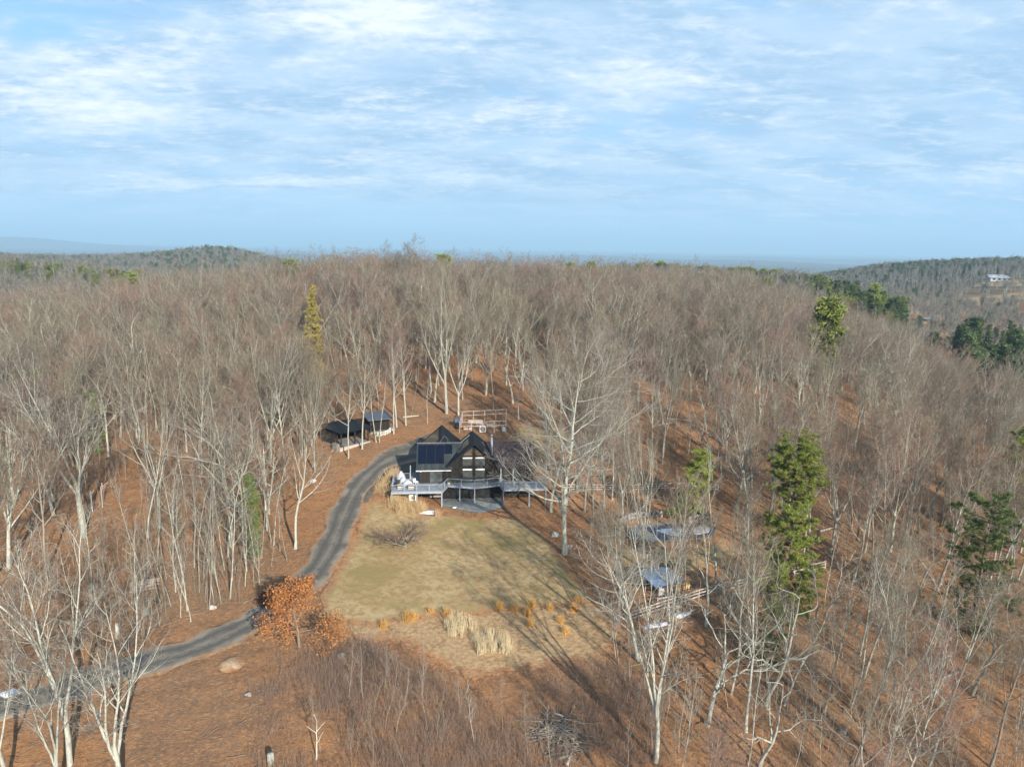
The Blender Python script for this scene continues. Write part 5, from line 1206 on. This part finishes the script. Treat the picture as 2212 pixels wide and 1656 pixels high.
# ------------------------------------------------------------------ pool hut
rh2 = lambda x, y: ((1880+x/9.2)*.7373, (1650+y/9.2)*.7373)
A_ = wpt(*rh2(455, 985)); B_ = wpt(*rh2(1020, 830)); d = B_-A_; L = Vector((d.x, d.y, 0)).length; ang = math.atan2(d.y, d.x)
ph = thing('pool_hut', tuple(A_), 'open pump hut with blue metal roof and plywood panels by the lower rail fence', 'hut', rz=ang)
for x in (0, L*.55, L): MB().box(x-.07, x+.07, -.07, .07, -.6, 1.95 if x < L else 1.8).build('post', M['wood_pale'], ph)
for x in (0, L): MB().box(x-.07, x+.07, 2.3, 2.44, -.6, 2.3).build('post', M['wood_pale'], ph)
MB().box(.1, L-.1, 2.32, 2.42, -.3, 2.25).build('wall', M['siding_w'], ph)
MB().slab([(-.9, -.5, 1.95), (L*.62, -.5, 2.0), (L*.62, 2.9, 2.6), (-.9, 2.9, 2.5)], .07).build('roof', M['blue_metal'], ph)
MB().slab([(L*.64, -.3, 1.9), (L+.4, -.3, 1.8), (L+.4, 2.5, 2.2), (L*.64, 2.7, 2.45)], .07).build('roof', M['blue_metal'], ph)
MB().box(L-.1, L+.0, .2, 1.0, -.2, 1.5).build('panel', M['wood_yellow'], ph); MB().box(L-.38, L-.0, -.02, .06, -.1, 1.55).build('panel', M['wood_yellow'], ph)
p = A_+Vector((math.cos(ang)*.8-math.sin(ang)*.5, math.sin(ang)*.8+math.cos(ang)*.5, 0)); tk = thing('filter_tank', tuple(p), 'white egg-shaped filter tank standing in the open pump hut', 'tank')
m_ = MB(); rg = [(.24, .15), (.34, .35), (.36, .75), (.30, 1.02), (.14, 1.15)]
for a, b in zip(rg[:-1], rg[1:]): m_.cyl((0, 0, a[1]), (0, 0, b[1]), a[0], b[0], 16, cap=False)
m_.cyl((0, 0, 1.15), (0, 0, 1.22), .14, .10, 12); m_.build('vessel', M['white'], tk, True); MB().cyl((0, 0, 0), (0, 0, .15), .26, k=14).build('foot', M['trim'], tk)
sc_ = wpt(*rh2(1130, 740)); sc2 = wpt(*rh2(1310, 715)); dd_ = sc2-sc_; pf = thing('plywood_screen', tuple(sc_), 'row of upright yellow plywood boards right of the pump hut', 'screen', rz=math.atan2(dd_.y, dd_.x)); LL_ = max(.9, dd_.length)
for k in range(3): MB().box(LL_*k/3, LL_*(k+.55)/3, -.02, .02, -.1, 1.15+.1*(k % 2)).build('board', M['wood_yellow'], pf)
MB().box(0, LL_, .022, .06, .5, .6).build('batten', M['wood_pale'], pf)

# ------------------------------------------------------------------ rail fences
def fence(pts_, label, hh=1.2, sp=2.3, rails=(.35, .75, 1.12), off=0.0):
    W_ = [wpt(*p) for p in pts_]; r_ = thing('rail_fence', tuple(W_[0]), label, 'fence'); W0 = W_[0]; posts = []
    for A_, B_ in zip(W_[:-1], W_[1:]):
        n = max(1, round((B_-A_).length/sp))
        for k in range(n): p = A_.lerp(B_, k/n); posts.append(Vector((p.x, p.y, h1(p.x, p.y))))
    posts.append(W_[-1])
    for p in posts: q = p-W0; MB().box(q.x-.07, q.x+.07, q.y-.07, q.y+.07, q.z-.3, q.z+hh).build('post', M['wood_pale'], r_)
    for zr in rails:
        for a, b in zip(posts[:-1], posts[1:]): a2_, b2_ = a-W0+Z*zr, b-W0+Z*zr; MB().bar(a2_+Vector((0, -.09, 0)), b2_+Vector((0, -.09, 0)), .04, .14).build('rail', M['wood_pale'], r_)
    return r_
fence([(1213, 1062), (1230, 1060), (1551, 1060)], 'upper three-rail timber fence running right from the house')
fence([(1363, 1341), (1480, 1302), (1617, 1266), (1782, 1228)], 'lower three-rail timber fence passing the pump hut')
fence([(1420, 1312), (1456, 1305)], 'short run of rails beside the pump hut', sp=1.5)
g_ = wpt(1440, 1330); bg_ = thing('fence_gate', tuple(g_), 'small braced wooden gate at the lower rail fence', 'gate', rz=.35)
MB().bar((0, 0, .1), (1.5, 0, .1), .08).bar((0, 0, 1.0), (1.5, 0, 1.0), .08).bar((0, 0, .0), (0, 0, 1.05), .1).bar((1.5, 0, .0), (1.5, 0, 1.05), .1).bar((0, 0, .15), (1.5, 0, .95), .07).build('frame', M['wood_pale'], bg_)
# thin deer-fence stakes in the clearing
for i, (a, b) in enumerate(((200, 1105), (222, 1096), (224, 1087))):
    p = wpt(a, b); o = MB().bar((0, 0, -.2), (0, 0, 3.2), .09).bar((0, 0, 2.6), (.5+.2*i, 0, 3.3), .06).build('stake', M['wood_pale']); o.location = p; tag(o, 'thin pale stake standing in the open clearing', 'stake', 'stakes in the clearing')

# ------------------------------------------------------------------ logs, stumps, rocks, brush heap
rl = lambda x, y: ((340+x/6.144)*.7373, (1650+y/6.144)*.7373)
a0, a1 = wpt(*rl(255, 540)), wpt(*rl(735, 450)); dv = (a1-a0); LL_ = dv.length; perp = Vector((-dv.y, dv.x, 0)).normalized(); r = random.Random(3); nlog = 0
lay = [(i, 0) for i in range(7)]+[(i+.5, 1) for i in range(5)]+[(i+1, 2) for i in range(3)]
for c_i, lv in lay:
    rad = r.uniform(.11, .17); L_ = LL_*r.uniform(.75, 1.12); s_ = a0+dv*.04*r.uniform(-1, 1)+perp*(c_i*.34)+Z*(.15+lv*.27); e_ = s_+dv.normalized()*L_+perp*r.uniform(-.2, .2)
    o = MB().cyl((0, 0, 0), tuple(e_-s_), rad, rad*.8, 9).build('log', M['log'], None, True); o.location = s_; tag(o, 'long pale log in the stack left of the gravel road', 'log', 'stacked logs'); nlog += 1
p = wpt(585, 1648); st = thing('tree_stump', tuple(p), 'short pale stump at the bottom edge left of the thicket', 'stump'); MB().cyl((0, 0, -.2), (0, 0, .9), .30, .25, 12).build('trunk', M['bark'], st, True)
p = wpt(253, 1375); st = thing('tree_stump', tuple(p), 'broken pale stump above the gravel road at left', 'stump'); MB().cyl((0, 0, -.2), (.1, 0, 1.5), .22, .14, 10).build('trunk', M['bark_white'], st, True)
for i, (a, b, s_, lab) in enumerate(((460, 1314, .45, 'pale boulder beside the slim trees above the road'), (317, 1325, .35, 'small pale stone in the brush below the log stack'), (675, 1040, .5, 'white stone left of the upper road bend'),
    (1200, 1157, .6, 'grey boulder beside the tall tree at the lawn corner'), (1229, 1182, .4, 'small grey rock at the foot of the lawn corner tree'), (737, 1418, .45, 'grey rock at the top of the bramble thicket'), (536, 1500, .3, 'small stone in leaves below the sand heap'),
    (1822, 1582, .4, 'pale rock in the lower right wood'), (2050, 1380, .4, 'pale rock beside the dim green pine'), (1660, 1480, .3, 'small rock near the leaning forked tree'), (1850, 1255, .5, 'pale rock between trees right of the green pines'))):
    p = wpt(a, b); o = bpy.data.objects.new('boulder', rock_mesh(i+50, s_, s_*.8, s_*.65, 2)); COL.objects.link(o); o.data.materials.append(M['pale_stone' if i < 3 else 'stone']); o.location = p+Z*s_*.2; tag(o, lab, 'rock')
def stems(C, H, n, spread, rad, G, lean=.5, seg=4, sides=3, curve=.12):
    """many thin stems from base points C (k,3)"""
    k = len(C); B = np.repeat(C, n, axis=0)+G.normal(0, 1, (k*n, 3))*np.array([spread, spread, 0]); az = G.uniform(0, 6.28, k*n); an_ = np.abs(G.normal(0, lean, k*n))
    d = np.stack([np.sin(an_)*np.cos(az), np.sin(an_)*np.sin(az), np.cos(an_)], 1); L = np.repeat(H, n)*G.uniform(.5, 1.15, k*n)
    Pt = polyl(B, nrm(d), L, seg, curve, -.02, G); Rd = np.tile(np.linspace(1, .35, seg)*rad, (k*n, 1)); return Pt, Rd, sides
G = np.random.default_rng(44)
p = wpt(1205, 1592); n_ = 170; B_ = np.stack([p.x+G.normal(0, 1.1, n_), p.y+G.normal(0, 1.3, n_), np.zeros(n_)], 1); az_ = G.uniform(0, 6.28, n_); L_ = G.uniform(.8, 2.6, n_)
Pt = polyl(B_, nrm(np.stack([np.cos(az_), np.sin(az_), G.normal(0, .08, n_)], 1)), L_, 4, .08, 0, G)
gh_ = h(Pt[..., 0].ravel(), Pt[..., 1].ravel()).reshape(Pt.shape[:2]); Pt[..., 2] = np.maximum(gh_+.05, gh_+.05+G.uniform(0, .55, n_)[:, None]*np.exp(-((Pt[..., 0]-p.x)**2+(Pt[..., 1]-p.y)**2)/4)+(Pt[..., 2]))
Rd = np.tile(np.linspace(1, .5, 4), (n_, 1))*G.uniform(.02, .07, n_)[:, None]
V, Fq = tubes([(Pt, Rd, 5)]); o = mk('brush_heap', V, [Fq], M['bark_dark'], smooth=True); tag(o, 'grey heap of cut branches in the brush at bottom centre', 'brush heap', None, 'stuff')
for a, b, c_, d_ in ((1190, 1540, 1217, 1552), (1205, 1642, 1228, 1636), (1225, 1655, 1235, 1625), (1178, 1585, 1195, 1578)):
    A_, B_ = wpt(a, b), wpt(c_, d_); o = MB().cyl((0, 0, .14), tuple(B_-A_+Z*.2), .13, .11, 9).build('log', M['log'], None, True); o.location = A_; tag(o, 'short cut log lying at the grey brush heap', 'log', 'logs at the brush heap')
for a, b, c_, d_ in ((1440, 905, 1500, 912), (1420, 920, 1460, 915), (560, 905, 620, 900), (2030, 1470, 2070, 1455), (1770, 1150, 1800, 1142), (870, 903, 905, 900)):
    A_, B_ = wpt(a, b), wpt(c_, d_); o = MB().cyl((0, 0, .2), tuple(B_-A_+Z*.25), .2, .1, 8).build('fallen_trunk', M['bark'], None, True); o.location = A_; tag(o, 'fallen trunk lying on the leafy forest floor', 'fallen trunk', 'fallen trunks')

G = np.random.default_rng(71)
def sticks(pp, n, lo, hi, rad):
    a = np.array(P(pp)); c = np.stack([G.uniform(a[:, 0].min(), a[:, 0].max(), n*3), G.uniform(a[:, 1].min(), a[:, 1].max(), n*3)], 1); c = c[poly_sdf(a, c[:, 0], c[:, 1]) > 0][:n]; n = len(c)
    az = G.uniform(0, 6.28, n); Pt = polyl(np.column_stack([c, np.zeros(n)]), np.stack([np.cos(az), np.sin(az), np.zeros(n)], 1), G.uniform(lo, hi, n), 4, .12, 0, G)
    Pt[..., 2] = h(Pt[..., 0].ravel(), Pt[..., 1].ravel()).reshape(Pt.shape[:2])+.06+np.abs(Pt[..., 2])*.5
    return Pt, np.tile(np.linspace(1, .4, 4), (n, 1))*G.uniform(.4, 1.3, n)[:, None]*rad, 4
gs = [sticks([(-150, 1050), (600, 1150), (560, 1300), (-150, 1500)], 420, .8, 3.5, .05), sticks([(1250, 1100), (1400, 900), (2300, 1000), (2300, 1700), (1420, 1700), (1300, 1350)], 900, .8, 4.5, .055), sticks([(880, 920), (900, 830), (1200, 800), (1400, 880), (1200, 930)], 160, .8, 4, .06), sticks([(-100, 1640), (300, 1480), (560, 1440), (560, 1700), (-100, 1700)], 160, .4, 1.8, .03)]
V, Fq = tubes(gs); o = mk('fallen_branches', V, [Fq], M['bark_dark'], smooth=True); tag(o, 'dead branches and sticks lying over the leaf-covered forest floor', 'fallen branches', None, 'stuff')

# ------------------------------------------------------------------ grasses
def tuft(px_, py_, H, n, mat, label, cat='grass clump', grp=None, spread=.18, lean=.38):
    x, y = at(px_, py_); G = np.random.default_rng(int(px_*13+py_)); C = np.zeros((1, 3))
    Pt, Rd, k = stems(C, np.array([H]), n, spread, .017, G, lean, 4, 3, .10); V, Fq = tubes([(Pt, Rd, 3)]); o = mk('grass_clump', V, [Fq], M[mat]); o.location = (x, y, h1(x, y)+.02); tag(o, label, cat, grp)
for a, b, H in ((828, 1356, 1.2), (880, 1342, 1.4), (893, 1340, 1.3), (966, 1333, 1.3), (1078, 1318, 1.4), (1112, 1322, 1.2), (1148, 1312, 1.3), (1140, 1331, 1.3), (1145, 1352, 1.1), (1188, 1318, 1.0), (1239, 1321, 1.2), (1210, 1345, 1.0), (930, 1323, .8), (1250, 1300, 1.0), (1222, 1368, 1.0)):
    tuft(a, b, H*.82, 120, 'grass_orange', 'orange tuft of dry grass along the lower lawn edge', grp='orange grass tufts')
for i, (a, b, H) in enumerate(((822, 1062, 1.7), (832, 1050, 1.8), (842, 1036, 1.8), (853, 1028, 1.6), (838, 1068, 1.6), (848, 1096, 2.0), (860, 1100, 2.2), (872, 1102, 2.1), (882, 1100, 2.0), (893, 1106, 1.5), (904, 1107, 2.2), (911, 1104, 1.6), (852, 1078, 1.8), (866, 1108, 1.5))):
    tuft(a, b, H, 130, 'grass_tan', ['leftmost and lowest', 'left outer', 'left rear', 'rearmost'][i] + ' tan grass clump outside the left deck railing' if i < 4 else ['grass clump by the deck corner', 'first clump under the deck front', 'second clump under the deck front', 'third clump under the deck front', 'fourth clump under the deck front', 'small clump near the heat pump', 'clump right of the heat pump', 'clump at the right end of the grasses', 'clump behind the deck corner post', 'clump spilling onto the lawn'][i-4]+', tall and tan', grp='tall grasses by the deck', spread=.42, lean=.42)
tuft(944, 1116, 1.1, 140, 'grass_tan', 'lone dry plant beside the snow patch on the lawn')
G = np.random.default_rng(8)
def scatter_px(Pp, n, G):
    a = np.array(Pp); c = np.stack([G.uniform(a[:, 0].min(), a[:, 0].max(), n*2), G.uniform(a[:, 1].min(), a[:, 1].max(), n*2)], 1); c = c[poly_sdf(Pp, c[:, 0], c[:, 1]) > 0][:n]
    return np.column_stack([c, h(c[:, 0], c[:, 1])])
st_a = P([(962, 1345), (1000, 1330), (1022, 1345), (1025, 1372), (990, 1380), (965, 1370)]); st_b = P([(1020, 1375), (1060, 1372), (1105, 1390), (1108, 1412), (1060, 1425), (1035, 1430)])
C = np.vstack([scatter_px(st_a, 46, G), scatter_px(st_b, 60, G)]); Pt, Rd, k = stems(C, G.uniform(.8, 1.6, len(C)), 12, .14, .016, G, .12, 3, 3, .05); V, Fq = tubes([(Pt, Rd, 3)])
o = mk('dry_stalks', V, [Fq], M['grass_pale']); tag(o, 'pale upright dead stalks in the meadow below the lawn', 'dead stalks', None, 'stuff')

# ------------------------------------------------------------------ bramble thicket, saplings, undergrowth
zone = P([(560, 1440), (700, 1390), (800, 1400), (900, 1450), (1050, 1500), (1200, 1450), (1330, 1430), (1420, 1500), (1440, 1720), (540, 1720)])
C = scatter_px(zone, 2100, G); C2 = C[wob(C[:, 0]*.3, C[:, 1]*.3, 1.0)+.5*G.normal(size=len(C)) > -.1]
Pt, Rd, k = stems(C2, G.uniform(.5, 1.9, len(C2)), 16, .5, .010, G, .55, 4, 3, .18); V, Fq = tubes([(Pt, Rd, 3)])
o = mk('bramble_thicket', V, [Fq], M['bramble']); tag(o, 'dense reddish brown bramble thicket at bottom centre', 'brambles', None, 'stuff'); print('brambles', len(C2))
zone2 = P([(380, 1060), (620, 1180), (560, 1290), (330, 1390), (60, 1480), (-100, 1400), (-100, 1120), (200, 1230)]); zone3 = P([(1250, 1120), (1350, 1080), (1330, 1250), (1440, 1440), (1900, 1330), (2300, 1300), (2400, 1720), (1420, 1720), (1290, 1330)])
zone4 = P([(1260, 920), (1700, 900), (2200, 1000), (2200, 1300), (1600, 1200), (1400, 1060)])
C = np.vstack([scatter_px(zone2, 520, G), scatter_px(zone3, 560, G), scatter_px(zone4, 600, G)]); C = C[wob(C[:, 0]*.22, C[:, 1]*.22, 1.0) > -.1]
Pt, Rd, k = stems(C, G.uniform(.6, 2.0, len(C)), 20, .7, .012, G, .4, 4, 3, .16); V, Fq = tubes([(Pt, Rd, 3)])
o = mk('undergrowth', V, [Fq], M['twig']); tag(o, 'thin bare brush under the trees on both sides of the house', 'undergrowth', None, 'stuff')
for i, (a, b, H) in enumerate(((745, 1500, 5), (760, 1530, 6), (800, 1545, 6.5), (812, 1500, 5.5), (838, 1480, 5), (858, 1520, 6.5), (872, 1560, 6), (890, 1500, 5), (905, 1540, 6), (918, 1480, 5), (925, 1600, 5), (780, 1590, 5.5), (850, 1600, 6), (940, 1640, 5), (1010, 1630, 5), (1060, 1600, 4.5), (1100, 1640, 5), (1150, 1630, 5), (1280, 1620, 5), (1330, 1640, 6), (1260, 1655, 5.5), (1370, 1600, 5), (690, 1610, 4.5), (730, 1640, 5), (660, 1560, 3.5), (980, 1560, 3.5), (870, 1655, 5), (800, 1650, 5), (1180, 1655, 5), (1310, 1560, 5))):
    a += Gp.uniform(-30, 30); b += Gp.uniform(-30, 35); x, y = at(a, b); place_tree('sapling', ('p', int(Gp.integers(0, 8))), x, y, H*Gp.uniform(.5, 1.25), '%s bare sapling in the thicket, %s part, %s' % ('short' if H < 5 else 'taller', ['far left', 'left', 'middle', 'right', 'far right'][int(min(4, max(0, (a-650)//150)))], 'along its upper edge' if b < 1510 else ('halfway down' if b < 1590 else 'near the bottom edge of the picture')), 'sapling', 'saplings in the thicket', lean=(Gp.normal(0, .06), Gp.normal(0, .05)))
snag(683, 1640, 3.2, 12, 'short white birch stub in the thicket'); 
zs = np.vstack([scatter_px(zone2, 190, G), scatter_px(zone3, 420, G), scatter_px(zone4, 420, G), scatter_px(P([(-200, 900), (700, 900), (700, 1050), (400, 1120), (-200, 1100)]), 400, G), scatter_px(P([(700, 700), (1300, 700), (1500, 900), (1150, 890), (950, 870), (720, 950)]), 160, G)])
forest_object('young_growth', [q_ for q_ in (find_objs(('p', i)) for i in range(8)) if q_][:4], zs[:, 0], zs[:, 1], zs[:, 2], G.uniform(.6, 1.3, len(zs)), G.uniform(0, 6.28, len(zs)), G.integers(0, 4, len(zs)), G.normal(.0, .06, len(zs)), G.normal(.03, .06, len(zs)), 'scattered thin saplings and brush under the bare trees', 'young growth')
print('young', len(zs))
# small spreading ornamental tree on the lawn
G_ = ('orn', 0); add_proto(G_, 77, 4.2, .17, style='orchard', tw=.009, lod=1, dens=1.0, bark='bark_dark', twig='twig'); NOM['orn'] = 4.2
x, y = at(876, 1182); place_tree('bare_tree', G_, x, y, 3.7, 'low spreading bare tree standing alone on the lawn', 'tree', wid=1.4)
# oak that kept its orange leaves
lb, tg = hardwood(88, 9.0, .15, style='oak', dens=1.25, tw=.012, lod=1); G = np.random.default_rng(31)
tips = np.concatenate([t[0][:, -1] for t in tg]); tips = tips[G.random(len(tips)) < .75]
x, y = at(648, 1396); ok = thing('oak_tree', (x, y, h1(x, y)), 'small oak still holding orange-brown leaves beside the gravel road', 'tree')
V, Fq = tubes(lb); mk('trunk', V, [Fq], M['bark_dark'], ok, True)
C = np.repeat(tips, 6, axis=0)+G.normal(0, .2, (len(tips)*6, 3)); V, Fq = leaf_quads(G, C, .070, flat=.55); ok.scale = (1.12, 1.12, .95); mk('crown', V, [Fq], M['oakleaf'], ok); print('leaves', len(C))

# ------------------------------------------------------------------ far valley: field, ponds, house
def far_sheet(name, pts_, mat, dz=.6, res=6):
    Pp = P(pts_); return sheet(name, lambda x, y: poly_sdf(Pp, x, y), bnd(Pp, 10), res, dz, mat, ragged=3.0)
far_sheet('field', [(2040, 654), (2130, 641), (2230, 631), (2230, 648), (2130, 660), (2068, 667)], M['field'])
far_sheet('hillside_meadow', [(2100, 620), (2130, 609), (2230, 605), (2230, 621)], M['field'])
far_sheet('pond', [(1918, 706), (1935, 702), (1985, 705), (1978, 710), (1930, 710)], M['water'], 1.2, 3)
far_sheet('pond', [(1985, 691), (2010, 688), (2040, 692), (2020, 695)], M['water'], 1.2, 3)
far_sheet('marsh', [(1880, 714), (1900, 695), (1925, 690), (2000, 696), (2040, 700), (2040, 714), (1960, 722)], M['field'], .7, 4)
p = wpt(2154, 606); fh = thing('farmhouse', tuple(p), 'distant low house with broad pale roof on the right hillside', 'house', rz=-.15)
MB().box(-10, 10, -5, 5, -4, 4.0).build('wall', M['tarp'], fh); MB().slab([(-12, -7, 4.0), (12, -7, 4.0), (11, 7, 7.2), (-10, 7, 7.2)], .4).build('roof', M['tarp'], fh)
for xx in (-6, 0, 6): MB().box(xx-1.6, xx+1.6, -5.05, -5.003, .8, 2.8).build('window', M['glass_dk'], fh)
MB().box(3, 14, -9, -5.1, -1.2, -.8).build('terrace', M['tarp'], fh)
p = wpt(1806, 655); fc = thing('cabin', tuple(p), 'tiny white cabin in front of the conifer band', 'cabin', rz=.5)
MB().box(-4, 4, -2.5, 2.5, -2, 3).build('wall', M['white'], fc); MB().slab([(-4.4, -3, 2.9), (4.4, -3, 2.9), (4.4, 0, 5), (-4.4, 0, 5)], .2).slab([(-4.4, 0, 5), (4.4, 0, 5), (4.4, 3, 2.9), (-4.4, 3, 2.9)], .2).build('roof', M['tarp'], fc)

# ------------------------------------------------------------------ haze
HZ = .00012
m = bpy.data.materials.new('haze_air'); m.use_nodes = True; nt = m.node_tree; nt.nodes.clear(); out = nt.nodes.new('ShaderNodeOutputMaterial'); pv = nt.nodes.new('ShaderNodeVolumePrincipled')
pv.inputs['Color'].default_value = (.50, .78, 1.0, 1); pv.inputs['Density'].default_value = HZ; pv.inputs['Anisotropy'].default_value = 0.0
nt.links.new(pv.outputs[0], out.inputs['Volume'])
o = MB().box(-33000, 33000, -500, 31500, -190, 420).build('haze', m); tag(o, kind='stuff'); o['label'] = 'thin blue air over the far hills'
